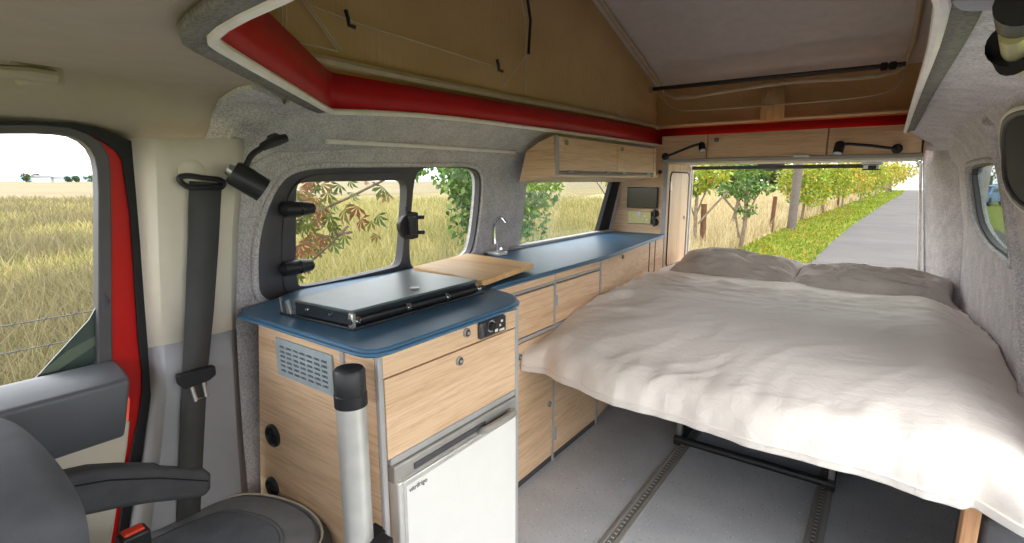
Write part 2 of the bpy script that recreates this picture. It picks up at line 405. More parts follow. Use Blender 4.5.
# rear: corner pillar, header, sill
mb = MB()
def pil(u, v):
    y = 3.86 - .42*u; z = .3 + 1.2*v; x0 = .162 + .075*max(0, (1.3-z)/.6); x = x0 + (.39 - .05*v - x0)*u
    return (x - .02*math.sin(PI*u), y, z)
mb.grid(pil, 10, 16); struct(mb.build('trim_5', M['carpet_dark'], None, solid=.03), 'dark carpeted corner pillar beside the rear opening', 'trim')
mb = MB(); mb.box(-1.6, .42, 3.86, 3.92, 1.315, 1.46); mb.box(-1.6, .42, 3.86, 3.92, 0, .60); mb.prism([(.158,3.86,1.32),(.46,3.86,1.32),(.46,3.86,.6),(.24,3.86,.6)], (0,.06,0)); mb.box(-1.62, -1.18, 3.86, 3.92, .6, 1.32)
struct(mb.build('wall_rear', M['carpet_dark']), 'carpeted rear wall around the tailgate opening', 'wall')
mb = MB(); mb.tube([(-1.16,3.85,.6),(-1.16,3.85,1.30),(-1.13,3.85,1.315),(.12,3.85,1.315),(.15,3.85,1.29),(.21,3.85,.66)], .008, 8); struct(mb.build('trim_6', M['white_seal']), 'pale seal round the tailgate opening', 'trim')
# tailgate gear hanging at the top of the rear opening
t = thing('tailgate_latch_bar', 'dark bar with a small latch under the rear lockers', 'latch bar', (-.6, 3.8, 1.285))
mb = MB(); mb.box(-1.15, -.125, 3.79, 3.83, 1.272, 1.296); mb.build('bar', M['frame'], t, .004)
mb = MB(); mb.box(-.135, -.03, 3.78, 3.82, 1.29, 1.318); mb.box(-.125, -.045, 3.775, 3.82, 1.262, 1.29); mb.build('bracket', M['steel'], t, .003)
mb = MB(); mb.box(-.10, -.06, 3.765, 3.785, 1.265, 1.285); mb.box(-.13, -.035, 3.77, 3.80, 1.258, 1.264); mb.build('catch', M['black'], t, .002)
a = ony(756, 171, 3.90); b = ony(785, 171, 3.90)
mb = MB(); mb.turn(V(((a.x+b.x)/2, 3.90, 1.315)), (0,0,-1), [(0,(b.x-a.x)*.5),(.025,(b.x-a.x)*.46),(.045,(b.x-a.x)*.30),(.055,(b.x-a.x)*.12)], 20); mb.build('moulding', M['frame'], t)

# ceiling: carpet lining round the roof aperture and beige cab headliner
RIM = [V(p) for p in [(-1.255,3.42,1.43),(-1.255,2.8,1.428),(-1.255,2.2,1.425),(-1.257,1.7,1.422),(-1.262,1.3,1.417),(-1.272,1.05,1.405),(-1.283,.91,1.394),(-1.25,.865,1.39),(-1.05,.66,1.387),(-.78,.375,1.385),(-.72,.325,1.383),(-.62,.302,1.382),(-.45,.290,1.381),(-.26,.265,1.381),(-.16,.262,1.381),(-.06,.46,1.381),(.012,.61,1.382),(.033,.685,1.385),(.038,.85,1.392),(.044,1.1,1.41),(.047,1.6,1.428),(.05,2.2,1.438),(.053,2.8,1.442),(.055,3.42,1.445)]]
def rimz(x, y):
    return (1.383 + .04*sm((y-.7)/.7) + .012*sm((y-1.3)/1.2))
def ceil_z(x, y):
    z = rimz(x, y)
    z -= .11 * sm((-1.24 - x)/.24)
    z -= .05 * sm((x - .08)/.24)
    return z
rim2 = [(p.x, p.y) for p in RIM]
def hitc(px, py):
    r = ray(px, py); lo, hi = .2, 9.0
    for _ in range(50):
        m = (lo+hi)/2; q = EYEP + r*m
        if q.z < ceil_z(q.x, q.y) and q.x > -1.52: lo = m
        else: hi = m
    return EYEP + r*lo
CEIL_L = [(-1.50,.62),(-1.52,3.9),(-1.255,3.9),(-1.255,3.42)] + [(p.x,p.y) for p in RIM[:9]] + [(q.x, q.y) for q in (hitc(a, b) for a, b in ((284,103),(266,92),(253,87.5),(238,90),(222,99),(212,116),(208,135)))]
def ceil_left(x, y):
    z = ceil_z(x, y) - .004
    return (x, y, z)
mb = MB(); plate(mb, CEIL_L, [], ceil_left, (0,0,.03), .05); struct(mb.build('ceiling', M['carpet']), 'grey carpet roof lining above the kitchen side', 'ceiling')
CEIL_R = [(p.x,p.y) for p in RIM[17:]] + [(.056,3.9),(.46,3.9),(.44,1.52),(.46,1.2),(.46,.75),(.2,.62)]
def ceil_right(x, y):
    z = lin(y, [(.6,1.383),(.85,1.392),(1.1,1.41),(1.6,1.428),(2.2,1.438),(3.4,1.445)])
    z -= .03*sm((x-.06)/.2) ; z -= .06*sm((y-2.9)/.55)*sm((x-.03)/.12) 
    return (x, y, z)
mb = MB(); plate(mb, CEIL_R, [], ceil_right, (0,0,.03), .05); struct(mb.build('ceiling.001', M['carpet_light']), 'pale carpet roof lining above the bed side', 'ceiling')
def head_z(x, y): return ceil_z(x, y) + .006 + .034*(1-sm((y-.36)/.2))*sm((-1.15-x)/.2)
HEAD = [(-1.52,-.95),(-1.50,.86),(-1.30,.90)] + [(p.x,p.y) for p in RIM[6:17]] + [(.2,.64),(.50,.64),(.50,-.95)]
mb = MB(); plate(mb, HEAD, [], lambda x, y: (x, y, head_z(x, y)), (0,0,.03), .05); struct(mb.build('ceiling.002', M['headliner']), 'beige cab headliner', 'ceiling')
# rim: dark gasket, white seal, red flange
def rim_off(d, dz=0):
    out = []; c = V((-.6, 2.0, 0)); n = len(RIM)
    for i, p in enumerate(RIM):
        a = RIM[max(0,i-1)]; b = RIM[min(n-1,i+1)]; t = (b-a); nn = V((-t.y, t.x, 0)).normalized() * 1
        out.append(p - nn*d*(1) + V((0,0,dz)))
    return out
def gask(i, p): return .012 if p.x < -1.256 or p.y > 1.3 and p.x < -1 else (.028 if p.x > .028 else .030)
GO = []
for i, (a, b) in enumerate(zip(rim_off(0, 0), rim_off(1, 0))): GO.append(a + (b-a)*gask(i, a) + V((0,0,-.012)))
RI = [smooth_path(rim_off(-.002, -.008), 1), smooth_path(GO, 1)]
mb = MB(); n = len(RI[0]); mb.add(RI[0] + RI[1], [(i, i+1, n+i+1, n+i) for i in range(n-1)])
struct(mb.build('trim_7', M['gasket'], None, solid=.012), 'dark padded gasket round the roof aperture', 'trim')
mb = MB(); mb.tube(smooth_path(rim_off(-.006, -.005), 1), .0085, 8); struct(mb.build('trim_8', M['white_seal']), 'white rubber seal along the roof aperture edge', 'trim')
R0 = rim_off(-.006); R1 = [V((p.x, p.y, 1.494 + .03*sm((p.y-1)/2.2))) for p in rim_off(-.004)]
mb = MB(); n = len(R0); mb.add(R0 + R1, [(i, i+1, n+i+1, n+i) for i in range(n-1)])
mb.add([(-1.255,3.41,1.43),(.055,3.41,1.445),(.055,3.41,1.532),(-1.255,3.41,1.532)], [(0,1,2,3)])
struct(mb.build('trim_9', M['red_dull'], None, solid=.008, smooth=True), 'red painted metal flange of the roof aperture', 'trim')
ring = [(p.x, p.y) for p in rim_off(-.002)]
mb = MB(); plate(mb, [(-1.50,3.42)] + ring[0:1] + ring + [(.28,3.42),(.28,-.1),(-1.50,-.1)], [], lambda x, y: (x, y, 1.490 + .03*sm((y-1)/2.2)), (0,0,.004), .12)
struct(mb.build('roof', M['red_dull']), 'red roof skin around the pop-up aperture', 'roof')
# LED strip along the lining
mb = MB(); mb.tube([hitc(a, b) + V((.004,0,-.008)) for a, b in ((325,138.5),(370,141),(420,144),(470,147.5),(514,150.5))], .0095, 8, False, .8)
tag(mb.build('light_strip', M['white_seal']), 'slim white strip fixed along the lining above the side windows', 'light strip')
# elevating roof
rf = thing('elevating_roof', 'raised pop-up roof with grey panel and brown canvas sides', 'pop-up roof', (-.6, 2.0, 1.5))
PANEL = lambda x, y: 1.80 + (3.38 - y)*.314
CAN = [V((-1.30, 3.49 - k*.2, 1.5)) for k in range(18)] + [V((-1.30 + k*.139, .06, 1.5)) for k in range(11)] + [V((.09, .1 + k*.2, 1.5)) for k in range(17)] + [V((.09, 3.49, 1.5))]
mb = MB()
prof = [p for p in smooth_path(CAN, 1)]
nn = len(prof)
def can_pt(i, v):
    p = prof[i]; z0 = 1.495; z1 = PANEL(p.x, p.y) + .03
    w = (.018*noise.noise(V((p.x*3, p.y*3, v*5))) + .007*noise.noise(V((p.x*9, p.y*9+v*6, v*16)))) * math.sin(PI*min(1, v*1.0))
    return (p.x + w + .0, p.y + w*.5, z0 + (z1-z0)*v)
NVV = 14; vs = [can_pt(i, j/NVV) for i in range(nn) for j in range(NVV+1)]
mb.add(vs, [(i*(NVV+1)+j, (i+1)*(NVV+1)+j, (i+1)*(NVV+1)+j+1, i*(NVV+1)+j+1) for i in range(nn-1) for j in range(NVV)])
mb.build('canvas_wall', M['canvas'], rf)
mb = MB()
def canr(u, v):
    x = -1.31 + 1.42*u; z = 1.522 + .32*v
    return (x, 3.436 + .02*math.sin(v*PI) + .012*noise.noise(V((x*6+z*14, z*4, 3))), z)
mb.grid(canr, 60, 12); mb.build('canvas_rear', M['canvas'], rf)
mb = MB(); mb.tube([V((p.x + (.008 if p.x < -1 else -.008 if p.x > 0 else 0), p.y, 1.524 + .026*sm((p.y-1)/2.2))) for p in CAN], .020, 8, False, .8)
mb.tube([(-1.26,3.40,1.552),(.06,3.40,1.552)], .014, 8, False, .8); mb.build('canvas_rail', M['canvas_rail'], rf)
mb = MB(); y0, y1 = .1, 3.40
y1 = 3.46; mb.prism([(-1.31,y0,PANEL(0,y0)+.012),(.11,y0,PANEL(0,y0)+.012),(.11,y1,PANEL(0,y1)+.012),(-1.31,y1,PANEL(0,y1)+.012)], (0,0,.04)); mb.build('roof_panel', M['roof_panel'], rf, smooth=False)
mb = MB(); mb.tube([(-1.245,.6,PANEL(0,.6)-.01),(-1.245,3.25,PANEL(0,3.25)-.012)] + [ony(a_, b_, 3.36) for a_, b_ in ((664,93),(676,97.5),(692,97),(720,92),(760,86),(800,81),(850,78.5),(880,75.5),(897,71),(904,66))] + [(.035,3.2,PANEL(0,3.2)-.01),(.035,.6,PANEL(0,.6)-.01)], .012, 8)
mb.build('piping', M['canvas_rail'], rf)
a = ony(650,89.5,3.22); b = ony(906,64,3.22)
mb = MB(); mb.tube([a, a*.5+b*.5, b], .018, 8, False, .7); mb.build('strap', M['black'], rf)
for (px, py) in ((884,66.5),(893,65.5)):
    q = ony(px, py, 3.20); mb = MB(); mb.box(q.x-.014, q.x+.014, q.y-.01, q.y+.01, q.z-.018, q.z+.018); mb.build('buckle', M['black_soft'], rf, .004)
q = ony(650,89.5,3.21); mb = MB(); mb.turn(q, (1,0,0), [(0,.018),(.012,.02),(.018,.01)], 12); mb.build('strap_anchor', M['steel'], rf)
a = ony(762,80,3.365); b = ony(785,78,3.365); c = ony(784,120,3.375); d = ony(760,121,3.375)
mb = MB(); mb.add([a,b,c,d], [(0,1,2,3)]); mb.build('centre_flap', M['canvas'], rf, solid=.012)
mb = MB()
for line in ([(310,5),(360,24),(430,46),(500,68)], [(302,0),(318,22),(338,50)], [(305,0),(321,22),(341,50)], [(520,-6),(525,20),(526,55),(526,93)], [(503,87),(526,56)], [(281,-6),(282.5,20),(283,39)], [(285,-6),(286,20),(286.5,39)], [(283,39),(338,51)]):
    mb.tube([onx(px, py, -1.275) for px, py in line], .0022, 5)
mb.build('stitching', M['stitch'], rf)
mb = MB(); mb.tube(smooth_path([ony(a_, b_, 3.375) for a_, b_ in ((660,96),(672,109),(690,111),(745,107),(850,99),(892,92),(902,80),(904,72))], 2), .006, 6); mb.build('rear_seam', M['canvas_rail'], rf)
mb = MB(); mb.tube([onx(p, q, -1.27) for p, q in ((527,-4),(530.5,20),(528.5,54))], .006, 6); mb.build('zip', M['black_soft'], rf)
for (px, py) in ((346,18),(497,65)):
    q = onx(px, py, -1.268); mb = MB(); mb.tube([q + V((0,0,.02)), q + V((.006,.002,0)), q + V((.004,.006,-.018)), q + V((.012,.022,-.022))], .006, 6); mb.build('toggle', M['black'], rf)
# ------------------------------------------------------------------ cab: door, pillar, belt, seat, handle
fd = lambda y, z: lin(z, [(0, -1.50), (.8, -1.475), (1.3, -1.43)])
HD = lambda pts: [hit(a, b, fd, 1) for a, b in pts]
onD = lambda d=0: (lambda y, z: (fd(y, z) + d, y, z))
door = struct(bpy.data.objects.new('door_1', None), 'cab door with an open window, grey arm pad and red painted edge', 'door'); C.objects.link(door); door.location = (-1.46, .2, .8)
DW = smooth_loop(HD([(-60,134),(0,133),(52,133),(78,137),(94,152),(98.5,176),(98.5,240),(98.5,299),(98,330),(98,372),(60,384),(0,400),(-60,418)]), 1)
DF = HD([(-62,123),(0,124),(40,124.5),(70,127),(88,133),(101,142),(109,156),(111,170),(112,240),(112,300),(113,372),(60,392),(0,408),(-62,426)])
mb = MB(); plate(mb, DF, [DW], onD(), (-.04,0,0), .1); mb.build('window_frame', M['frame'], door, .004)
RED = HD([(84,130.5),(96,135),(106,142),(117,150),(123,160),(131,215),(134,260),(136.5,299),(139,340),(143,372),(143,392),(140,415),(134,442),(127,480),(121,520),(117,560),(108,560),(120,480),(128,440),(131,400),(112,368),(112,300),(112,240),(111,170),(108,155),(100,142)])
mb = MB(); plate(mb, RED, [], onD(-.006), (-.03,0,0), .1); mb.build('red_edge', M['red'], door)
SEAL = HD([(-62,120),(0,121.5),(50,122.5),(74,123),(96,127.5),(116,135),(138,144),(138,170),(141,230),(144.5,300),(149,350),(153,390),(149,430),(141,470),(131,510),(126,565),(116,565),(120,520),(126,480),(133,442),(139,415),(142,392),(142,372),(138,340),(135.5,299),(133,260),(130,215),(122,160),(116,151),(105,143),(95,136.5),(70,127.5),(40,125),(0,124),(-62,122.5)])
mb = MB(); plate(mb, SEAL, [], onD(.004), (-.05,0,0), .1); mb.build('door_seal', M['black_soft'], door)
# lowered tinted glass showing in the lower rear corner of the door window
mb = MB(); plate(mb, HD([(99,308),(92,321),(70,345),(40,378),(-10,425),(60,425),(99,385)]), [], onD(-.02), (-.004,0,0)); mb.build('lowered_pane', plain('dark_green_tinted_glass', (56,72,66), .15, 0, .5, .3), door)
mb = MB(); plate(mb, HD([(98.5,337),(70,352),(40,377),(60,372),(98.5,346)]), [], onD(-.017), (-.003,0,0)); mb.build('pane_seal', plain('green_grey_weather_strip', (92,104,88), .5), door)
p1 = onx(134, 373, -1.37); p0 = onx(10, 414.5, -1.37); zt = (p1.z + p0.z)/2
e1 = p1.y - .008
mb = MB()
sec = [(-1.48, zt+.022), (-1.45, zt+.024), (-1.40, zt+.012), (-1.372, zt-.002), (-1.37, zt-.012), (-1.385, zt-.115), (-1.395, zt-.145), (-1.48, zt-.15)]
mb.prism([V((x, e1 - max(0, zt - z)*.14, z)) for x, z in sec], (0, -.75, .0)); mb.build('arm_pad', M['pad'], door, .006, 3)
mb = MB(); mb.prism([V((-1.412, q.y, q.z)) for q in (onx(a, b, -1.412) for a, b in ((-60,470),(50,452),(131,420),(128,450),(121,490),(112,545),(100,620),(-60,640)))], (-.07,0,0)); mb.build('lower_panel', M['cream'], door, .008)
# B pillar trim
fp0 = lambda y, z: lin(z, [(0, -1.415), (.8, -1.395), (1.3, -1.335)])
HP = lambda pts: [hit(a, b, fp0, 1) for a, b in pts]
PL = [(134,139),(137,190),(141,260),(147,348),(150,395),(141,455),(128,520),(118,600)]
PR = [(240,138),(238,175),(233,230),(231,329),(233,370),(238,440),(244,500),(248,600)]
def pil_pt(u, k):
    a, b = PL[k], PR[k]; d = -.10*(1 - sm(u/.24)) - .05*sm((u-.94)/.06)
    y, z = hit(a[0] + (b[0]-a[0])*u, a[1] + (b[1]-a[1])*u, lambda y_, z_: fp0(y_, z_) + d, 1)
    return V((fp0(y, z) + d, y, z))
tr = struct(bpy.data.objects.new('trim_10', None), 'body pillar trim behind the cab door, cream above and grey below', 'trim'); C.objects.link(tr); tr.location = (-1.44, .55, .3)
for nm, ks, mt in (('upper_panel', range(0,4), 'cream'), ('lower_panel', range(3,8), 'grey_plastic')):
    mb = MB(); ks = list(ks); nu = 18
    vs = [pil_pt(i/nu, k) + V((.004 if nm == 'lower_panel' else 0, 0, 0)) for k in ks for i in range(nu+1)]
    mb.add(vs, [(r*(nu+1)+i, r*(nu+1)+i+1, (r+1)*(nu+1)+i+1, (r+1)*(nu+1)+i) for r in range(len(ks)-1) for i in range(nu)])
    mb.build(nm, M[mt], tr, solid=-.012)
# seat belt
t = thing('seat_belt', 'charcoal seat belt hanging down the pillar trim', 'seat belt', (-1.42, .55, .2))
bx = lambda p, q, d: V(onx(p, q, lin(q, [(180,-1.320),(340,-1.365),(545,-1.385)]) + d))
mb = MB()
Lf = [(190,181),(189,210),(188.5,240),(187,275),(186,310),(184,350),(183,380),(181,410),(180,440),(178,490),(176,545)]; Rt = [(222,183),(220.5,210),(219,240),(216.5,275),(214,310),(210,350),(207,380),(205.5,410),(204,440),(201.5,490),(199,545)]; NB = len(Lf)
mb.add([bx(a, b, 0) for a, b in Lf] + [bx(a, b, 0) for a, b in Rt], [(i, i+1, NB+i+1, NB+i) for i in range(NB-1)]); mb.build('webbing', M['belt'], t, solid=.004)
mb = MB(); mb.tube([V(q) for q in smooth_loop([bx(177,178,.0), bx(186,175,.012), bx(204,178,.014), bx(225,180,.006), bx(222,189,.008), bx(205,187,.016), bx(187,188,.012)], 2)], .0065, 8, True); mb.build('anchor_loop', M['black'], t)
mb = MB(); mb.turn(bx(190,172,-.02), (1,0,0), [(0,.03),(.012,.03),(.02,.018)], 18); mb.build('anchor_cover', M['cream'], t)
mb = MB(); P = [bx(174,374,.012), bx(212,364,.012), bx(213,373,.012), bx(206,379,.012), bx(182,388,.012), bx(176,383,.012)]
mb.prism(P, (.022,0,0)); mb.build('tongue_grip', M['black_soft'], t, .005)
mb = MB(); mb.tube([bx(191,385,.024), bx(203,380.5,.024), bx(206,396,.024), bx(196,400,.024)], .006, 8, True); mb.build('tongue', M['chrome'], t)
# front seat, turned to face the living space
t = thing('swivel_seat', 'charcoal cab seat turned to face the rear, with a padded armrest', 'seat', (-1.22, .42, 0))
zc = .32; SC = smooth_loop([(-1.42,.02),(-1.425,.40),(-1.415,.60),(-1.33,.665),(-1.18,.70),(-1.05,.675),(-.985,.60),(-.975,.40),(-.98,.02)], 2)
def cushion(z0, z1, loop, shrink, dome=0):
    m = MB(); c = V((-1.2,.36)); lay = []
    for s, z in ((.96, z0), (1, z0+.03), (1, z1-.035), (.985, z1-.012), (.95, z1), (shrink, z1+.004)):
        lay.append([(c.x + (x-c.x)*s, c.y + (y-c.y)*s, z) for x, y in loop])
    k = len(loop); vs = [p for l in lay for p in l] + [(c.x, c.y, z1 - dome)]
    fs = [(r*k+i, r*k+(i+1) % k, (r+1)*k+(i+1) % k, (r+1)*k+i) for r in range(len(lay)-1) for i in range(k)]
    fs += [((len(lay)-1)*k+i, (len(lay)-1)*k+(i+1) % k, len(vs)-1) for i in range(k)] + [list(range(k))[::-1]]
    return m.add(vs, fs)
cushion(.16, zc, SC, .80).build('cushion', M['seat'], t)
topl = [(-1.2+(x+1.2)*.93, .36+(y-.36)*.93) for x, y in SC]
mb = cushion(zc-.02, zc+.014, topl, .8, .01); cu = mb.build('cushion_panel', M['seat_mid'], t)
ctr = [(-1.2+(x+1.2)*.70, .32+(y-.36)*.80) for x, y in SC]
mb = cushion(zc-.01, zc+.022, ctr, .8, .012); mb.build('cushion_insert', M['seat_blue'], t)
mb = MB(); mb.tube([(x, y, zc+.010) for x, y in [(-1.2+(x+1.2)*.935, .36+(y-.36)*.935) for x, y in SC]], .0028, 6, True); mb.build('stitching', M['stitch'], t)
mb = MB(); mb.box(-1.38,-1.02,.1,.56,0,.05); mb.turn((-1.2,.36,.05),(0,0,1),[(0,.17),(.05,.16),(.115,.15)],24); mb.build('swivel_base', M['black'], t, .006)
# backrest: outline across the seat, leaning away from the cushion
BP = [ony(p, q, .150) for p, q in ((-66,376),(-8,412),(16,429),(36,450),(53,473),(67,499),(75,523),(77,548),(76,600))]
BO = [(p.x, p.z) for p in BP]; zb = .25
BO = [(-1.40, BO[1][1]-.06)] + [b for b in BO[1:-1] if b[0] > -1.36] + [(BO[-1][0]-.01, zb), (-1.40, zb)]
BO = smooth_loop(BO, 2)
def backp(x, z, y0): return (x, y0, z)
m = MB(); cbx, cbz = -1.1, .5; lay = []
for s, y0 in ((.94,.035),(.985,.05),(1,.08),(1,.135),(.985,.155),(.95,.166),(.75,.168)):
    lay.append([backp(cbx + (x-cbx)*s, cbz + (z-cbz)*s, y0) for x, z in BO])
k = len(BO); vs = [p for l in lay for p in l]
m.add(vs, [(r*k+i, r*k+(i+1) % k, (r+1)*k+(i+1) % k, (r+1)*k+i) for r in range(len(lay)-1) for i in range(k)] + [list(range(k))[::-1], list(range((len(lay)-1)*k, len(lay)*k))])
m.build('backrest', M['seat'], t)
mb = MB(); AX = -1.385
A = [onx(45,478,AX), onx(90,468,AX), onx(120,466,AX), onx(170,466,AX), onx(203,468,AX), onx(208.5,472,AX), onx(208.5,486,AX), onx(204,494,AX), onx(190,497,AX), onx(150,501,AX), onx(118,506,AX), onx(85,513,AX), onx(45,516,AX)]
mb.prism([p - V((.04,0,0)) for p in A], (.062,0,0)); mb.build('armrest', M['seat'], t, .014, 3)
mb = MB(); mb.tube([onx(p, q, AX+.0235) for p, q in ((75,486),(110,480),(160,478),(208,481))], .002, 5); mb.build('armrest_seam', M['black_soft'], t)
t = thing('belt_buckle', 'black seat belt buckle with an orange release button', 'buckle', (-1.3, .33, .3))
q = onx(133, 533, -1.27)
mb = MB(); mb.box(q.x-.02, q.x+.02, q.y-.028, q.y+.028, q.z-.14, q.z+.004); mb.build('buckle_body', M['black'], t, .006)
mb = MB(); mb.box(q.x-.013, q.x+.013, q.y-.02, q.y+.02, q.z+.002, q.z+.010); mb.build('release_button', M['orange'], t, .003)
t = thing('grab_handle', 'beige grab handle on the headliner above the cab door', 'handle', (-1.3, .25, 1.33))
hz = lambda p, q, d: V(onx(p, q, -1.20 + d))
mb = MB(); mb.tube([hz(-80,64,0), hz(-40,67,.005), hz(0,71,.008), hz(30,73,.006), hz(54,77,0)], [.014,.015,.015,.016,.017], 10, False, .7); mb.build('grip', M['headliner'], t)
mb = MB(); a = hz(46,80,-.02); mb.box(a.x-.035, a.x+.012, a.y-.038, a.y+.026, a.z-.012, a.z+.035); mb.build('mount', M['headliner'], t, .01, 3)
# spot lamp maker: mount, stem, head
def lamp(label, mount, m_ax, stem, head, h_dir, r_m=.02, r_h=.028, h_len=.075):
    t = thing('reading_lamp', label, 'lamp', tuple(mount), 'black flexible reading lamps')
    mb = MB(); mb.turn(V(mount), m_ax, [(0,r_m),(.02,r_m),(.03,r_m*.6)], 16); mb.build('mount', M['black'], t)
    mb = MB(); mb.tube(smooth_path(stem, 2), .0075, 8); mb.build('stem', M['black'], t)
    d = V(h_dir).normalized(); p = V(head) - d*h_len*.5
    mb = MB(); mb.turn(p, d, [(0,r_h*.86),(.008,r_h),(h_len,r_h),(h_len,r_h*.8)], 20); mb.build('lamp_head', M['black'], t)
    mb = MB(); mb.turn(p + d*(h_len-.003), d, [(0,r_h*.8),(.004,r_h*.76)], 16); mb.build('lens', M['grille'], t)
    mb = MB(); mb.turn(p - d*.012, d, [(0,r_h*.4),(.014,r_h*.5)], 12); mb.build('switch', M['steel'], t)
    return t
s = lambda p, q: onx(p, q, -1.27)
t = lamp('black reading lamp on the pillar lining beside the seat belt', onx(272,141,-1.30), (-.2,.5,.2), [s(284,138), s(272,142), s(260,149), s(251,155), s(246,166), s(243,171)], s(248,181), (lambda d_, r_: d_ - r_*d_.dot(r_) + r_*.06)(RIGHT*.85 - UP*.52, ray(248,181).normalized()), .016, .031, .080)
mb = MB(); mb.tube([s(286,138), s(275,141), s(262,147)], [.011,.014,.010], 10); mb.build('arm_body', M['black'], t)

# ------------------------------------------------------------------ kitchen
W = .845
t = thing('fridge_cabinet', 'oak laminate kitchen cabinet with a fridge bay, its end panel beside the seat', 'cabinet', (-1.14, .95, 0))
mb = MB(); mb.prism([(-1.465,.68,0),(-.868,.68,0),(-.868,.68,.822),(-1.352,.68,.822),(-1.425,.68,.32)], (0,.018,0)); mb.build('end_panel', M['wood_end'], t)
mb = MB(); mb.box(-1.45,-.872,1.19,1.205,0,.822); mb.box(-1.34,-.872,.70,1.19,.55,.57); mb.build('carcass', M['wood_z'], t)
mb = MB(); mb.box(-.863,-.850,.676,.690,0,.822); mb.box(-.863,-.850,1.188,1.205,0,.822); mb.box(-.872,-.850,.70,1.186,.553,.571); mb.build('edge_trim', M['trim'], t, .003)
mb = MB(); mb.box(-.985,-.972,.674,.681,.70,.822); mb.build('joint_trim', M['trim'], t, .002)
mb = MB(); mb.box(-.868,-.851,.690,1.188,.769,.822); fa = mb.build('fascia', M['wood'], t, .001)
mb = MB(); mb.box(-.868,-.850,.692,1.186,.573,.765); dr = mb.build('drawer', M['wood'], t, .0015)
mb = MB(); mb.box(-.875,-.860,.70,1.186,.764,.770); mb.build('shadow_gap', M['trim_dark'], t)
def lock(x, y, z, par, ax=(1,0,0), r=.0125):
    m = MB(); m.turn((x, y, z), ax, [(0,r),(.005,r),(.007,r*.8),(.004,r*.7),(.004,r*.45),(.009,r*.4)], 18); o = m.build('push_lock', M['alu_dark'], par); m = MB(); m.turn(V((x, y, z)) + V(ax).normalized()*.0045, ax, [(0,r*.74),(.002,r*.72)], 16); m.build('lock_core', M['black'], par if par.parent else par); return o
lock(-.851,.967,.806,t); lock(-.85,.936,.738,dr)
cp = MB(); cp.box(-.852,-.838,1.012,1.128,.775,.823); cpo = cp.build('control_panel', plain('graphite_fascia', (70,70,74), .4), t, .006)
mb = MB(); mb.box(-.839,-.835,1.028,1.118,.781,.819); mb.build('face_plate', M['black'], cpo, .002)
mb = MB(); mb.turn((-.836,1.053,.806),(1,0,0),[(0,.013),(.010,.011),(.012,.008)],18); mb.build('knob', M['black_soft'], cpo)
mb = MB(); mb.turn((-.8355,1.053,.806),(1,0,0),[(0,.017),(.001,.017)],24); mb.build('dial_ring', M['steel'], cpo)
for yy, zz, ry, rz in ((1.075,.789,.006,.004),(1.10,.811,.004,.003),(1.10,.786,.011,.003),(1.065,.800,.002,.002),(1.092,.800,.003,.003)):
    mb = MB(); mb.box(-.836,-.8335,yy-ry,yy+ry,zz-rz,zz+rz); mb.build('marking', M['white'], cpo)
# vent grille on the end panel
vg = MB(); x0, x1, z0, z1 = -1.262, -1.018, .690, .792; holes = []
for r in range(6):
    for c in range(7):
        hx = x0 + .014 + c*(x1-x0-.028)/7; hz0 = z0 + .014 + r*.0128; holes.append([(hx+.004,hz0),(hx+.027,hz0),(hx+.027,hz0+.006),(hx+.004,hz0+.006)])
plate(vg, [(x0,z0),(x1,z0),(x1,z1),(x0,z1)], holes, lambda x, z: (x, .674, z), (0,.005,0)); gr = vg.build('vent_grille', M['grille'], t, smooth=False)
mb = MB(); mb.box(x0+.006, x1-.006, .679, .6815, z0+.006, z1-.006); mb.build('grille_back', M['trim_dark'], gr)
for xx, zz, r in ((-1.324,.492,.033),(-1.352,.322,.03)):
    mb = MB(); mb.turn((xx,.681,zz),(0,-1,0),[(0,r),(.008,r),(.012,r*.85),(.006,r*.7),(.006,r*.2)],22); v = mb.build('air_outlet', M['black'], t)
    mb = MB(); mb.box(xx-r*.65,xx+r*.65,.668,.674,zz-.003,zz+.003); mb.box(xx-.003,xx+.003,.668,.674,zz-r*.65,zz+r*.65); mb.build('vane', M['black_soft'], v)
mb = MB(); mb.turn((-1.285,.681,.772),(0,-1,0),[(0,.006),(.003,.005)],10); mb.build('screw_cap', M['wood_end'], t)
# fridge
t = thing('compressor_fridge', 'white fronted fridge under the hob with a grey grab handle', 'fridge', (-1.1, .95, 0))
mb = MB(); mb.box(-1.36,-.875,.705,1.184,.012,.548); mb.build('body', M['grille'], t)
mb = MB(); mb.box(-.873,-.842,.703,1.182,.505,.552); mb.build('top_rail', M['alu_dark'], t, .004)
mb = MB(); mb.box(-.873,-.832,.703,.722,.02,.515); mb.build('door_edge', M['alu'], t, .005, 3)
d = MB(); d.box(-.868,-.832,.716,1.168,.02,.512); dr = d.build('door', M['white'], t, .006, 3)
mb = MB(); mb.box(-.836,-.829,.722,1.168,.498,.514); mb.box(-.836,-.829,.716,.726,.02,.514); mb.build('door_frame', M['alu'], dr, .003)
mb = MB(); mb.box(-.843,-.838,.76,1.03,.520,.536); mb.build('vent_slot', M['frame'], t, .002)
mb = MB(); mb.tube(smooth_path([(-.838,1.005,.515),(-.818,1.008,.526),(-.808,1.03,.532),(-.805,1.075,.534),(-.808,1.115,.532),(-.822,1.135,.526),(-.838,1.14,.52)], 2), .013, 10, False, .8); mb.build('door_handle', M['alu_dark'], dr)
mb = MB(); mb.box(-.835,-.826,1.0,1.14,.515,.525); mb.build('handle_recess', M['frame'], dr)
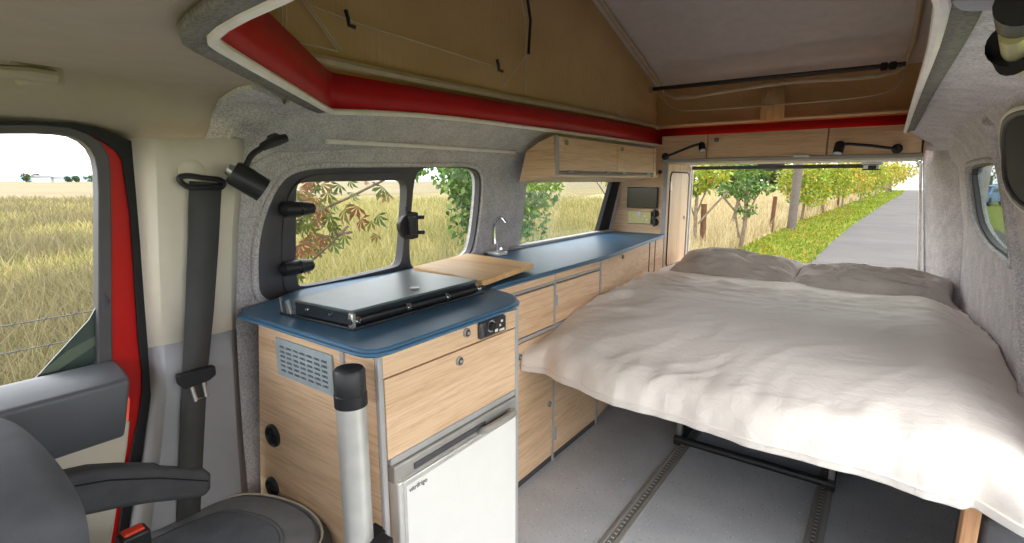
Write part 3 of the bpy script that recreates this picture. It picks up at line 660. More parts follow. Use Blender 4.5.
def text(body, size, loc, rot, mat, parent, name='lettering', ext=.0006):
    cu = bpy.data.curves.new(name, 'FONT'); cu.body = body; cu.size = size; cu.extrude = ext; cu.align_x = 'LEFT'
    tmp = bpy.data.objects.new(name, cu); C.objects.link(tmp); tmp.rotation_euler = rot; tmp.location = loc
    bpy.context.view_layer.update(); me = bpy.data.meshes.new_from_object(tmp.evaluated_get(bpy.context.evaluated_depsgraph_get()))
    mw = tmp.matrix_world.copy(); bpy.data.objects.remove(tmp); me.transform(mw); o = bpy.data.objects.new(name, me); C.objects.link(o)
    me.materials.clear(); me.materials.append(mat); attach(o, parent); return o
text('vitrifrigo', .017, (-.8312, .734, .477), (PI/2, 0, PI/2), plain('grey_print', (110,106,108), .5), dr)
# upright tube with black cap (removable table leg clipped to the end panel)
t = thing('table_leg_tube', 'silver tube with a black cap clipped upright to the cabinet end', 'table leg', (-.885, .63, .2))
pt = ony(349, 368, .62); pb = ony(355, 548, .62); ax = pt - pb; ax.normalize()
px_ = pt.x; zt_ = pt.z
mb = MB(); mb.turn((px_, .62, .0), (0,0,1), [(0,.0315),(zt_-.07,.0315)], 28); mb.build('tube', M['alu'], t)
mb = MB(); mb.turn((px_, .62, zt_-.082), (0,0,1), [(0,.0345),(.026,.0345),(.028,.033),(.076,.033),(.082,.029),(.081,.016),(.079,.004)], 28); mb.build('cap', M['black'], t)
mb = MB(); q = ony(355, 541, .62); mb.turn((px_, .62, q.z-.025), (0,0,1), [(0,.035),(.022,.035)], 28); mb.box(px_+.025, px_+.062, .615, .665, q.z-.02, q.z+.015); mb.box(px_-.02, px_+.02, .64, .681, q.z-.02, q.z+.01); mb.build('clip', M['black_soft'], t, .002)
# worktop: one continuous blue board
WT = [(-1.425,.672),(-1.385,.648),(-.885,.645),(-.858,.650),(-.838,.668),(-.832,.70),(-.840,1.15),(-.852,1.195),(-.878,1.235),(-.915,1.268),(-.955,1.287),(-1.0,1.293),(-1.025,1.298),(-1.038,1.318),(-1.041,1.35),(-1.044,2.2),(-1.062,2.4),(-1.155,3.325),(-1.53,3.325),(-1.538,.92),(-1.455,.75)]
mb = MB(); mb.prism([(x, y, W-.020) for x, y in WT], (0,0,.020)); o = mb.build('worktop', M['blue'], None, .005, 2)
tag(o, 'long blue kitchen worktop stepping from the fridge cabinet to the rear', 'worktop')
mb = MB(); mb.tube([(x + (.0), y, W-.011) for x, y in WT[1:18]], .0085, 8, False, .5); o2 = mb.build('edging', M['blue_edge'], o); 
# hob with folded glass lid
t = thing('hob', 'two part hob closed under a smoked glass lid', 'hob', (-1.2, .95, W))
hobp = lambda z0, d: [(-1.285+d,.703+d,z0),(-.990-d,.720+d,z0),(-1.0-d,1.228-d,z0),(-1.335+d,1.228-d,z0)]
lidp = lambda z0, d: [(-1.225+d,.708+d,z0),(-1.0-d,.724+d,z0),(-1.006-d,1.20-d,z0),(-1.318+d,1.195-d,z0)]
mb = MB(); mb.prism(hobp(W, 0), (0,0,.008)); mb.build('base_frame', M['black'], t, .003)
mb = MB(); mb.prism(lidp(W+.008, .004), (0,0,.034)); mb.build('lid_body', M['hob_side'], t, .003)
mb = MB(); mb.prism(lidp(W+.042, 0), (0,0,.006)); mb.build('glass_lid', M['hob'], t, .002)
mb = MB(); mb.tube([(-.998,.716,W+.022),(-.998,1.215,W+.022)], .008, 10); mb.build('hinge_rod', M['black'], t)
for yy in (.735,.90,1.05,1.19):
    mb = MB(); mb.cyl((-1.0,yy-.008,W+.022),(-1.0,yy+.008,W+.022),.0115); mb.turn((-.99,yy,W+.022),(1,0,0),[(0,.006),(.004,.004)],10); mb.build('hinge_knuckle', M['chrome'], t)
for yy in (.712,):
    mb = MB(); mb.box(-1.006,-.990,yy+.006,yy+.018,W+.006,W+.044); mb.build('corner_bracket', M['steel'], t, .003)
mb = MB(); mb.tube([(-1.245,.708,W+.008),(-1.245,.704,W+.04),(-1.238,.704,W+.045),(-1.232,.708,W+.008)], .0045, 6); mb.tube([(-1.272,.708,W+.008),(-1.272,.704,W+.048)], .0045, 6); mb.build('support_clip', M['steel'], t)
for xx in (-1.17,-1.08): 
    mb = MB(); mb.turn((xx,.722 + (xx+1.08)*.07,W+.028),(0,-1,0),[(0,.005),(.004,.004)],10); mb.build('stud', M['chrome'], t)
mb = MB(); mb.turn((-1.06,.985,W+.051),(0,0,1),[(0,.014),(.002,.013)],20); mb.build('badge', M['steel'], t)
# chopping board over the sink
t = thing('sink', 'black rimmed sink just showing under the chopping board', 'sink', (-1.25, 1.47, W))
mb = MB(); mb.box(-1.40,-1.11,1.32,1.60,W,W+.012); mb.build('sink_rim', M['black'], t, .004)
rot = Matrix.Rotation(math.radians(-8.0), 3, 'Z')
pts4 = [onz(413,267,.876), onz(482,281.5,.876), onz(534,263.5,.876), onz(468,253.5,.876)]
mb = MB(); mb.prism([V((p.x, p.y, W+.012)) for p in pts4], (0,0,.021)); tag(mb.build('chopping_board', M['board'], None, .004, 2), 'wooden chopping board lying over the sink', 'chopping board')
t = thing('folding_tap', 'slim chrome folding tap at the back of the sink', 'tap', (-1.5, 1.93, W))
mb = MB(); a = ony(487,254,1.93); b = ony(507,256,1.90); mb.box(-1.535,-1.445,1.885,1.955,W,W+.018); mb.build('base_plate', M['alu'], t, .005)
mb = MB(); mb.cyl((-1.495,1.935,W+.018),(-1.495,1.935,W+.055),.010); mb.build('collar', M['chrome'], t)
sp = [V((-1.505,1.93,W+.05))] + [ony(p, q, 1.93) for p, q in ((494.2,240),(494.2,226),(496,220),(499.5,217),(503,218.5),(506,223))]
mb = MB(); mb.tube(smooth_path(sp, 2), .007, 10); mb.build('spout', M['chrome'], t)
mb = MB(); mb.tube([(-1.46,1.92,W+.012),(-1.455,1.92,W+.032),(-1.445,1.90,W+.035)], .006, 8); mb.build('lever', M['chrome'], t)

# base cabinets along the wall
FX = -1.05
def base_cab(name, label, y0, y1, taper=0):
    t = thing(name, label, 'cabinet', ((-1.3), (y0+y1)/2, 0), 'base cabinets along the side')
    mb = MB(); mb.box(-1.53, FX-.018, y0, y1, .02, W-.022); mb.build('carcass', M['wood_z'], t)
    mb = MB(); mb.box(FX-.02, FX-.004, y0, y1, 0, .028); mb.build('plinth', M['trim_dark'], t)
    return t
def vtrim(y, t, w=.011, z0=.0, z1=.80): m = MB(); m.box(FX-.02, FX+.003, y-w/2, y+w/2, z0, z1); return m.build('edge_trim', M['trim'], t, .002)
def strip(t, y0, y1):
    m = MB(); m.box(FX-.018, FX-.002, y0, y1, .798, W-.02); m.build('fascia', M['wood'], t)
    m = MB(); m.box(FX-.012, FX+.001, y0, y1, .786, .798); m.build('rail', M['alu_dark'], t, .002)
    m = MB(); m.box(FX-.018, FX-.008, y0, y1, .776, .788); m.build('shadow_gap', M['trim_dark'], t)
tA = base_cab('base_cabinet', 'oak base cabinet next to the fridge cabinet, upper flap over a lower door', 1.215, 1.745)
strip(tA, 1.215, 1.745)
mb = MB(); mb.box(FX-.018, FX, 1.22, 1.738, .615, .780); f = mb.build('flap', M['wood'], tA, .002)
mb = MB(); mb.box(FX-.02, FX+.002, 1.215, 1.745, .597, .612); mb.build('rail', M['trim'], tA, .002)
mb = MB(); mb.box(FX-.018, FX, 1.22, 1.738, .03, .592); d = mb.build('door', M['wood'], tA, .002)
lock(FX, 1.71, .275, d, (1,0,0), .013); lock(FX, 1.49, .545, d, (1,0,0), .014)
vtrim(1.745, tA)
mb = MB(); mb.box(FX, FX+.006, 1.752, 1.762, .69, .735); mb.build('hinge', M['grille'], tA, .002)
tB = base_cab('base_cabinet', 'middle oak base cabinet between the flap unit and the lockable unit', 1.75, 2.160)
strip(tB, 1.75, 2.155)
mb = MB(); mb.box(FX-.018, FX, 1.755, 2.15, .615, .780); mb.build('flap', M['wood'], tB, .002)
mb = MB(); mb.box(FX-.02, FX+.002, 1.75, 2.155, .597, .612); mb.build('rail', M['trim'], tB, .002)
mb = MB(); mb.box(FX-.018, FX, 1.755, 2.15, .03, .592); d = mb.build('door', M['wood'], tB, .002)
mb = MB(); mb.box(FX, FX+.006, 1.757, 1.767, .09, .15); mb.build('hinge', M['grille'], d, .002)
vtrim(2.160, tB, .013, 0, W-.02)
# tapering rear cabinet
def tx(y): return lin(y, [(2.165,-1.05),(2.4,-1.068),(3.33,-1.165),(3.40,-1.17)])
def tface(mb, y0, y1, z0, z1, d=0): mb.prism([(tx(y0)+d, y0, z0), (tx(y1)+d, y1, z0), (tx(y1)+d, y1, z1), (tx(y0)+d, y0, z1)], (-.018,0,0)); return mb
tC = thing('base_cabinet', 'oak base cabinet with a round lock at the rear end of the worktop', 'cabinet', (-1.3, 2.6, 0), 'base cabinets along the side')
mb = MB(); mb.prism([(-1.53,2.17,.02),(-1.09,2.17,.02),(-1.19,3.3,.02),(-1.53,3.3,.02)], (0,0,W-.045)); mb.build('carcass', M['wood_z'], tC)
d = tface(MB(), 2.172, 2.975, .615, W-.022).build('flap', M['wood'], tC, .002)
tface(MB(), 2.172, 2.975, .03, .60).build('door', M['wood'], tC, .002)
lock(tx(2.46), 2.46, .806, d, (1,.1,0), .012)
tface(MB(), 2.978, 2.99, 0, W-.022, .002).build('edge_trim', M['trim_dark'], tC)
tface(MB(), 2.993, 3.105, .03, W-.022).build('end_panel', M['wood'], tC, .001)
tface(MB(), 3.108, 3.119, 0, W-.022, .002).build('edge_trim', M['trim_dark'], tC)
tface(MB(), 3.122, 3.32, .03, W-.022).build('end_panel', M['wood'], tC, .001)
# tall corner cupboard with screen panel
t = thing('corner_cupboard', 'tall oak corner cupboard left of the rear opening', 'cupboard', (-1.35, 3.55, 0))
KX = -1.165
mb = MB(); mb.prism([(-1.548,3.335,.45),(KX,3.335,.45),(KX,3.335,1.425),(-1.27,3.335,1.415),(-1.33,3.335,1.39),(-1.40,3.335,1.345),(-1.47,3.335,1.27),(-1.535,3.335,.85)], (0,.015,0)); mb.build('end_panel', M['wood_rear'], t)
d = ony(664, 230, 3.33)
mb = MB(); mb.box(KX-.02, KX, 3.335, 3.80, .03, 1.305); mb.build('side_panel', M['wood_z'], t, .002)
mb = MB(); mb.box(KX-.024, KX+.004, 3.325, 3.337, .45, 1.30); mb.build('edge_trim', M['trim'], t, .002)
mb = MB(); dd = rr(3.395, 3.765, .62, 1.245, .035); mb.prism([(KX, y, z) for y, z in dd], (.006,0,0)); dr = mb.build('door', M['wood_z'], t, .001)
dd2 = rr(3.388, 3.772, .613, 1.252, .04); mb = MB(); mb.tube([(KX+.003, y, z) for y, z in dd2], .005, 6, True); mb.build('door_edging', M['trim_dark'], t)
mb = MB(); mb.box(KX+.002, KX+.010, 3.382, 3.40, 1.13, 1.19); mb.build('hinge', M['steel'], dr, .002)
mb = MB(); mb.box(KX+.006, KX+.014, 3.70, 3.725, .925, .95); mb.build('catch', M['steel'], dr, .003)
mb = MB(); mb.box(KX-.02, KX+.006, 3.80, 3.815, .6, 1.30); mb.build('edge_strip', M['cream'], t, .003)
q = ony(660, 172, 3.33); mb = MB(); mb.turn(q + V((0,.004,0)), (0,-1,0), [(0,.014),(.01,.012),(.012,.006)], 16); mb.build('button', M['black'], t)
t = thing('flat_screen', 'small black screen set in the panel at the end of the worktop', 'screen', (-1.32, 3.33, 1.08))
mb = MB(); mb.box(-1.434,-1.217,3.318,3.335,1.012,1.152); mb.build('bezel', M['black'], t, .004)
mb = MB(); mb.box(-1.428,-1.223,3.315,3.3185,1.018,1.146); mb.build('display', M['screen'], t)
t = thing('wall_socket', 'brass double power socket below the screen', 'socket', (-1.34, 3.33, .95))
mb = MB(); mb.box(-1.428,-1.258,3.322,3.335,.905,.993); mb.build('plate', M['brass'], t, .004)
for xx in (-1.388,-1.302):
    for dx, dz, w_, h_ in ((0,.012,.006,.012),(-.014,-.012,.012,.007),(.014,-.012,.012,.007)):
        mb = MB(); mb.box(xx+dx-w_/2, xx+dx+w_/2, 3.319, 3.323, .948+dz-h_/2, .948+dz+h_/2); mb.build('pin_slot', M['white'], t)
mb = MB(); mb.box(-1.357,-1.331,3.319,3.323,.958,.986); mb.build('usb_port', plain('pale_lilac_port', (214,216,236), .4), t)
for k, (xx, zz) in enumerate(((-1.233,.979),(-1.232,.922))):
    o = MB(); o.turn((xx,3.336,zz),(0,-1,0),[(0,.024),(.006,.026),(.010,.022),(.014,.012),(.02,.011),(.022,.007)],18); o.box(xx-.006,xx+.006,3.312,3.318,zz-.03,zz+.03)
    tag(o.build('power_outlet', M['black'], None), ('upper' if k == 0 else 'lower') + ' of two round black power outlets beside the brass socket', 'outlet', 'round black outlets')
# overhead lockers
t = thing('overhead_locker', 'oak overhead locker with two flap doors above the side window', 'locker', (-1.35, 2.6, 1.3))
mb = MB(); mb.prism([(-1.372,2.0,1.330),(-1.30,2.0,1.37),(-1.222,2.0,1.397),(-1.212,2.0,1.225),(-1.412,2.0,1.188)], (0,.016,0)); mb.build('end_panel', M['wood_end'], t)
mb = MB(); mb.prism([(-1.412,2.016,1.188),(-1.222,2.016,1.215),(-1.222,2.016,1.235),(-1.412,2.016,1.208)], (0,1.31,0)); mb.build('base_board', M['wood'], t)
def lf(y0, y1, z0, z1, d): return MB().prism([(-1.200+d,y0,z0),(-1.200+d,y1,z0),(-1.206+d,y1,z1),(-1.206+d,y0,z1)], (-.016,0,0))
lf(1.998, 2.012, 1.222, 1.396, .004).build('edge_trim', M['trim'], t, .002)
d = lf(2.016, 2.63, 1.243, 1.393, 0).build('door', M['wood_rear' if False else 'wood'], t, .002)
lock(-1.202, 2.075, 1.368, d); 
d = lf(2.634, 3.17, 1.243, 1.393, 0).build('door', M['wood'], t, .002)
lock(-1.202, 2.69, 1.368, d)
lf(3.174, 3.215, 1.216, 1.396, .002).build('end_stile', M['wood'], t, .002)
lf(2.012, 3.215, 1.224, 1.238, -.002).build('lip', M['alu_dark'], t, .002)
for yy in (2.12, 2.52, 2.72, 3.08):
    mb = MB(); mb.box(-1.200,-1.196,yy-.026,yy+.026,1.234,1.246); mb.build('hinge', M['trim'], t, .002)
t = thing('rear_locker', 'row of three oak flap lockers across the top of the rear opening', 'locker', (-.53, 3.5, 1.31))
RY = 3.30
mb = MB(); mb.box(-1.20,.135,RY+.018,3.75,1.320,1.335); mb.box(.120,.135,RY,3.75,1.320,1.475); mb.box(-1.20,-1.185,RY,3.75,1.32,1.475); mb.box(-1.19,.14,RY+.02,RY+.03,1.33,1.475); mb.build('carcass', M['wood_rear'], t, .002)
for x0, x1 in ((-1.192,-.918),(-.912,-.285),(-.279,.132)):
    mb = MB(); mb.box(x0, x1, RY, RY+.018, 1.332, 1.475); d = mb.build('door', M['wood_rear'], t, .002)
    if x0 < -.9 and x1 > -.5: lock(x0+.05, RY, 1.44, d, (0,-1,0), .014)
mb = MB(); mb.box(-1.20,.134,RY-.004,RY+.02,1.312,1.331); mb.build('lip', M['alu_dark'], t, .002)
mb = MB(); mb.box(-1.20,.134,RY+.1,3.80,1.306,1.318); mb.build('underside', M['cream'], t, .002)
mb = MB(); mb.box(-.44,-.36,RY-.008,RY+.002,1.325,1.34); mb.build('hinge', M['steel'], t, .002)
z = lambda p, q: ony(p, q, RY-.045)
lamp('black reading lamp on the left end of the rear lockers', ony(666,156.5,RY-.002), (0,-1,0), [ony(666,156.5,RY-.03), z(680,151), z(692,146), z(699,144)], z(702,147), V((.35,-.5,-.9)), .022, .020, .05)
lamp('black reading lamp on the right end of the rear lockers', ony(897,149,RY-.002), (0,-1,0), [ony(897,149,RY-.03), z(885,147.5), z(870,145.5), z(850,144), z(845,144)], z(839,148), V((-.1,-.35,-.9)), .024, .024, .06)
# corner fitting on the roof lining, top right
a = onz(1012, 30, 1.345); b = onz(1004, 42, 1.345)
t = thing('roof_bracket', 'black and brass bracket hanging from the pale roof lining at the right', 'bracket', tuple(a))
q = onz(1022, 18, 1.34); r_ = onz(1008, 50, 1.34)
mb = MB(); mb.tube([onz(1024,2,1.35), onz(1019,20,1.345), onz(1022,34,1.345)], [.02,.016,.014], 20); mb.build('arm', M['black'], t)
mb = MB(); mb.tube([onz(1003,50,1.345), onz(1012,44,1.34), onz(1022,46,1.338)], [.006,.022,.03], 20); mb.build('clip', M['black_soft'], t)
mb = MB(); mb.tube([onz(1014,32,1.335), onz(1015,48,1.333), onz(1020,66,1.335)], .011, 18); mb.build('band', M['brass'], t)
a = onz(1004, 2, 1.37)
mb = MB(); mb.turn(V((a.x, a.y, 1.392)), (0,0,-1), [(0,.045),(.010,.043),(.02,.034),(.025,.012)], 30); tag(mb.build('roof_lamp', M['grey_plastic'], None), 'round grey roof lamp on the lining at the upper right', 'lamp')
# ------------------------------------------------------------------ bed, rails
for k, (x0, x1) in enumerate(((-.652,-.597),(-.10,-.046))):
    t = thing('floor_rail', ('aluminium floor rail between the kitchen cabinets and the bed base' if k == 0 else 'aluminium floor rail below the middle of the bed, right of the other one'), 'floor rail', ((x0+x1)/2, 2.0, 0), 'slotted floor rails')
    mb = MB(); mb.box(x0, x1, .5, 3.5, 0, .003); mb.box(x0, x0+.012, .5, 3.5, .003, .009); mb.box(x1-.018, x1, .5, 3.5, .003, .009); mb.build('rail', M['alu_dark'], t, .0015)
    mb = MB(); mb.box(x0+.018, x1-.026, .5, 3.5, .002, .0045); mb.build('channel', M['slots'], t)
t = bed = t = thing('bed_platform', 'bed platform with a black metal base across the two floor rails and one oak leg', 'bed', (-.35, 2.4, 0))
mb = MB(); mb.tube([(-.66,2.185,.035),(-.04,2.185,.035)], .017, 10); mb.build('front_bar', M['black'], t)
mb = MB(); mb.box(-.645,-.06,2.40,2.42,.01,.47); mb.build('base_panel', M['blue_cloth'], t)
for x in (-.65,-.055):
    mb = MB(); mb.box(x-.016, x+.016, 2.17, 3.2, .012, .05); mb.build('side_rail', M['black'], t, .003)
    mb = MB(); mb.box(x-.014, x+.014, 2.38, 2.41, .03, .47); mb.build('upright', M['black'], t, .003)
    mb = MB(); mb.box(x-.012, x+.012, 2.19, 2.22, .03, .13); mb.build('bracket', M['steel'], t, .003)
mb = MB(); mb.box(-1.0,.34,1.64,3.78,.470,.535); mb.build('mattress_board', M['blue_cloth'], t, .02)
q = onx(970, 520, .185); q2 = ony(971, 520, 1.42)
mb = MB(); X = q2.x; mb.box(X-.012, X+.018, 1.43, 1.47, 0, .49); o = mb.build('leg', M['leg_wood'], bed, .003); o['label'] = 'square oak leg'
mb = MB(); mb.box(X+.03, X+.13, 1.47, 1.80, 0, .44); tag(mb.build('underbed_box', M['seat'], None, .01), 'dark box under the bed beside the oak leg', 'box')

FRONT = [(-1.06, 1.487)] + [(q.x, q.y + .012) for q in (onz(a, b, .492) for a, b in ((540,375),(561,386),(611.6,407.4),(678.6,426),(751,451),(835,474.4),(890.6,488),(924,502),(963,513.4),(974,510.6),(1024,541)))]
def front_y(x):
    return lin(x, FRONT)
def wr(x, y):
    p = V((x, y, 0))
    w = V((noise.noise(p*2.1 + V((3,7,1))), noise.noise(p*2.1 + V((9,2,5))), 0))*.10
    q = p + w
    def ridge(ang, sx, sy, seed):
        c, s_ = math.cos(ang), math.sin(ang); a = (q.x*c + q.y*s_)*sx; b = (-q.x*s_ + q.y*c)*sy
        return 1 - abs(noise.noise(V((a, b, seed))))*2
    h = .020*noise.noise(p*1.5 + V((0,0,4)))
    def mk(sd): return sm(.5 + 1.3*noise.noise(p*1.3 + V((sd, 0, sd))))
    f = lambda r: sm(max(0, r))*max(0, r)
    h += .018*f(ridge(.80, .8, 4.2, 1.3))*mk(1) + .013*f(ridge(1.0, 1.2, 8.5, 5.3))*mk(4)
    h += .013*f(ridge(.35, .9, 6.0, 7.7))*mk(7) + .006*f(ridge(.65, 1.8, 16, 9.1))*mk(11)*sm((y-1.8)/.5) + .003*f(ridge(.2, 3, 24, 2.1))
    h *= .5 + .5*sm((y-1.65)/.6)
    k2 = sm((y-2.2)/.7); h += k2*(.014*f(ridge(.1, 1.3, 8, 3.1)) + .010*f(ridge(-.25, 2, 13, 4.4)))
    h *= 1 - .5*sm((y-2.95)/.3)
    return h
def duv(u, v):
    x = -1.058 + 1.47*u; y0 = front_y(x)
    # v: 0..0.06 underside, 0.06..0.2 rounded front edge, then the top
    if v < .07: s_ = v/.07; y = y0 + .10*(1-s_) + .012*s_; z = .487 + .0*s_
    elif v < .2:
        a = (v-.07)/.13*PI/2*1.0; y = y0 + .012 - .012*math.sin(min(PI, a*2))*1.0 + .10*(1-math.cos(a)); z = .487 + .115*math.sin(a)
    else:
        s_ = (v-.2)/.8; yb = y0 + .112; y = yb + (3.72-yb)*s_
        z = .602 + .040*sm((y-yb)/.35) - .035*sm((y-2.5)/.7)
    k = sm((v-.06)/.16)
    e = min(1, (x+1.058)/.10); z -= .035*(1-sm(e))*k*sm((2.1-y)/.7+.2)       # soft fall at the cabinet side
    e = (.412-x)/.22; z -= .075*(1-sm(e))*k
    z += wr(x, y)*k*(1.0)
    # gathers along the hanging front edge
    g = (1-sm((y-y0)/.35)); 
    gx = noise.noise(V((x*9, y*1.2, 2.0)))*.016 + noise.noise(V((x*21, y*2, 6.0)))*.006
    z += gx*g*k*1.2; y += gx*g*.8
    xr = fr(y, z) - .004
    x = min(x, xr); x = max(x, lin(y, [(2.2,-1.047),(3.33,-1.16),(3.8,-1.16)]) if y > 2.2 else -1.047)
    if y > 2.2: x -= (1-u)**6*.0; x = x + (lin(y, [(2.2,-1.047),(3.33,-1.155)])+1.047)*(1-u)**3
    return (x, y, z)
mb = MB(); mb.grid(duv, 220, 240); tag(mb.build('duvet', M['duvet'], None, angle=180), 'crumpled white duvet spread over the whole bed', 'duvet')
mb = MB(); mb.tube([(lambda p: (p[0], p[1]-.003, p[2]+.004))(duv(u/80, .085)) for u in range(81)], .0035, 6); dh = mb.build('hem', M['duvet'], bpy.data.objects['duvet'])

def pillow(name, label, c, sx, sy, sz, rz, seed, tilt=0, roll=0):
    m = MB(); R3 = Matrix.Rotation(rz, 3, 'Z') @ Matrix.Rotation(roll, 3, 'Y') @ Matrix.Rotation(tilt, 3, 'X')
    n = 44
    def f(u, v, sgn):
        a, b = u*2-1, v*2-1
        th = max(0, (1-abs(a)**3.2))*max(0, (1-abs(b)**2.6)); th = th**.55
        pin = 1 - .07*(a*a)*(1-b*b) ; pin2 = 1 - .10*(b*b)*(1-a*a)*0 - .06*(1-a*a)*0
        q = V((a*2.4, b*2.4, seed)); wv = .05*noise.noise(q) + .045*(1-abs(noise.noise(V((a*3+b*2, b*5-a, seed+5))))*2)
        z = sgn*sz*th*(1 + wv*4) + wv*.25*th
        p = V((a*sx*(1-.07*(1-b*b)), b*sy*(1-.16*(1-a*a)), z))
        return V(c) + R3 @ p
    for sgn in (1, -1): m.grid(lambda u, v: f(u, v, sgn), n, n)
    bm = bmesh.new(); me = bpy.data.meshes.new('t'); me.from_pydata(m.v, [], m.f); bm.from_mesh(me); bmesh.ops.remove_doubles(bm, verts=bm.verts, dist=.0006); bm.to_mesh(me)
    m.v = [tuple(v.co) for v in bm.verts]; m.f = [[v.index for v in f_.verts] for f_ in bm.faces]; bm.free(); bpy.data.meshes.remove(me)
    return tag(m.build(name, M['pillow'], None, angle=180), label, 'pillow', 'taupe pillows at the head of the bed')
pillow('pillow', 'taupe pillow leaning by the oak corner cupboard', (-.725,3.44,.632), .385, .22, .085, math.radians(-2), 2.2, math.radians(14), math.radians(2))
pillow('pillow', 'taupe pillow beside the carpeted right wall', (-.025,3.42,.614), .385, .22, .080, math.radians(-4), 6.1, math.radians(12), math.radians(1))

# ------------------------------------------------------------------ outside
G = -.6
rng = random.Random(7)
def ground_mat(name, a, b, c, s1, s2):
    t = NT(name); v = t.coord(); n1 = t.noise(v, s1, 5, .6); n2 = t.noise(v, s2, 4, .7)
    base = t.ramp(n1, [(.32, L(a)), (.5, L(b)), (.68, L(c))]); d = t.ramp(n2, [(.3, L(a)), (.7, L(c))])
    t.base(t.mix(.45, base, d)); t.set(.95, 0, .1); return t.m
M['field'] = ground_mat('dry_meadow', (106,98,66), (128,117,80), (144,132,94), .12, 3.0)
M['far_field'] = ground_mat('stubble', (112,102,78), (124,113,88), (134,124,98), .03, .4)
M['verge'] = ground_mat('verge_turf', (88,106,30), (112,124,40), (134,132,56), .8, 9)
M['road'] = ground_mat('worn_asphalt', (78,75,74), (88,85,84), (99,95,93), .5, 30)
def flat(name, poly, mat, label, z=0): m = MB(); m.add([(x, y, G+z) for x, y in poly], [list(range(len(poly)))]); return struct(m.build(name, mat, smooth=False), label, 'ground')
flat('field_ground', [(-3.0,-60),(-3.0,75),(5,260),(5,600),(-900,600),(-900,-300),(-3,-300)], M['field'], 'dry meadow beside the lane')
flat('far_field', [(-60,-200),(-45,260),(-40,500),(-900,500),(-900,-300)], M['far_field'], 'pale stubble field in the distance', .03)
flat('straw_field', [(-2.98,13),(-2.5,36),(-1.4,72),(1.0,118),(2,260),(-45,260),(-30,60),(-14,14)], ground_mat('bleached_straw', (136,120,86), (156,140,102), (170,154,118), .3, 5), 'pale straw field behind the rear fence', .006)
flat('verge_ground', [(-3.0,-60),(-1.12,-60),(-1.12,17),(-.95,24),(-.1,45),(1.5,78),(3.0,118),(1.0,118),(-1.4,72),(-2.5,36),(-2.95,18),(-3.0,10)], M['verge'], 'green grass verge', .012)
flat('road', [(-1.25,-60),(3.4,-60),(3.4,30),(4.2,60),(7.5,120),(3.1,120),(1.5,78),(-.1,45),(-.95,24),(-1.25,12)], M['road'], 'grey asphalt lane', .02)
flat('verge_ground.001', [(3.4,-60),(60,-60),(60,300),(7,300),(7.5,120),(4.2,60),(3.4,30)], M['verge'], 'green verge on the far side of the lane', .01)
M['blade_dry'] = random_leaf('dry_grass', [(0,(100,92,66)),(.4,(122,112,82)),(.75,(140,131,98)),(1,(102,106,62))], .8, .3)
M['blade_mix'] = random_leaf('meadow_grass', [(0,(104,112,58)),(.3,(136,132,78)),(.65,(160,149,98)),(1,(174,161,116))], .8, .3)
M['blade_green'] = random_leaf('verge_grass', [(0,(84,108,24)),(.5,(112,128,36)),(.85,(134,138,52)),(1,(154,144,80))], .8, .3)
M['blade_pale'] = random_leaf('pale_straw_grass', [(0,(146,130,92)),(.5,(174,158,120)),(1,(192,178,142))], .8, .3)
def blades(name, label, mat, pts, h0, h1, wk, lean=.35):
    m = MB(); vs = []; fs = []
    for x, y in pts:
        d = math.hypot(x, y); h = rng.uniform(h0, h1); w = wk*(.6 + .16*d); a = rng.uniform(0, 2*PI); ln = rng.uniform(.05, lean)*h
        ca, sa = math.cos(a), math.sin(a); b2 = rng.uniform(0, 2*PI); lx, ly = math.cos(b2)*ln, math.sin(b2)*ln; b = len(vs)
        vs += [(x-ca*w, y-sa*w, G), (x+ca*w, y+sa*w, G), (x+lx*.35+ca*w*.8, y+ly*.35+sa*w*.8, G+h*.6), (x+lx*.35-ca*w*.8, y+ly*.35-sa*w*.8, G+h*.6), (x+lx, y+ly, G+h)]
        fs += [(b, b+1, b+2, b+3), (b+3, b+2, b+4)]
    m.v, m.f = vs, fs; o = m.build(name, mat, smooth=False); return tag(o, label, 'grass', None, 'stuff')
def polar(n, p0, p1, d0, d1, xmax, power=1.0):
    out = []
    while len(out) < n:
        px = rng.uniform(p0, p1); r = ray(px, 180); a = math.atan2(r.x, r.y); d = math.exp(rng.uniform(math.log(d0), math.log(d1)))
        x, y = math.sin(a)*d, math.cos(a)*d
        if x < (xmax(y) if callable(xmax) else xmax): out.append((x, y))
    return out
blades('grass', 'tall golden green meadow grass seen through the side windows', M['blade_mix'], polar(42000, 270, 640, 3.4, 45, -3.2), .22, .66, .0034, .75)
dp = polar(42000, -170, 110, 2.6, 60, -2.9)
isg = lambda x, y: noise.noise(V((x*.28, y*.28, 3))) + .35*noise.noise(V((x*1.1, y*1.1, 8))) > .08
blades('grass', 'tall dry tan meadow grass seen through the cab door window', M['blade_dry'], [q for q in dp if not isg(*q)], .22, .70, .0034, .75)
blades('grass', 'greener patches of meadow grass seen through the cab door window', M['blade_mix'], [q for q in dp if isg(*q)], .18, .55, .0034, .75)
blades('grass', 'pale straw grass along the post fence behind the van', M['blade_pale'], polar(24000, 680, 895, 9, 110, lambda y: lin(y, [(10,-3.05),(25,-3.0),(35,-2.6),(71,-1.5),(110,.4)])), .25, .72, .0034, .6)
vp = []
while len(vp) < 15000:
    y = math.exp(rng.uniform(math.log(5), math.log(115))); x0 = lin(y, [(18,-2.98),(25,-2.9),(36,-2.5),(72,-1.4),(118,1.0)]); x1 = lin(y, [(17,-1.12),(24,-.95),(45,-.1),(78,1.5),(118,3.0)]); vp.append((rng.uniform(x0, x1), y))
blades('grass', 'short green grass on the roadside verge', M['blade_green'], vp, .05, .14, .006, .8)
lm = MB()
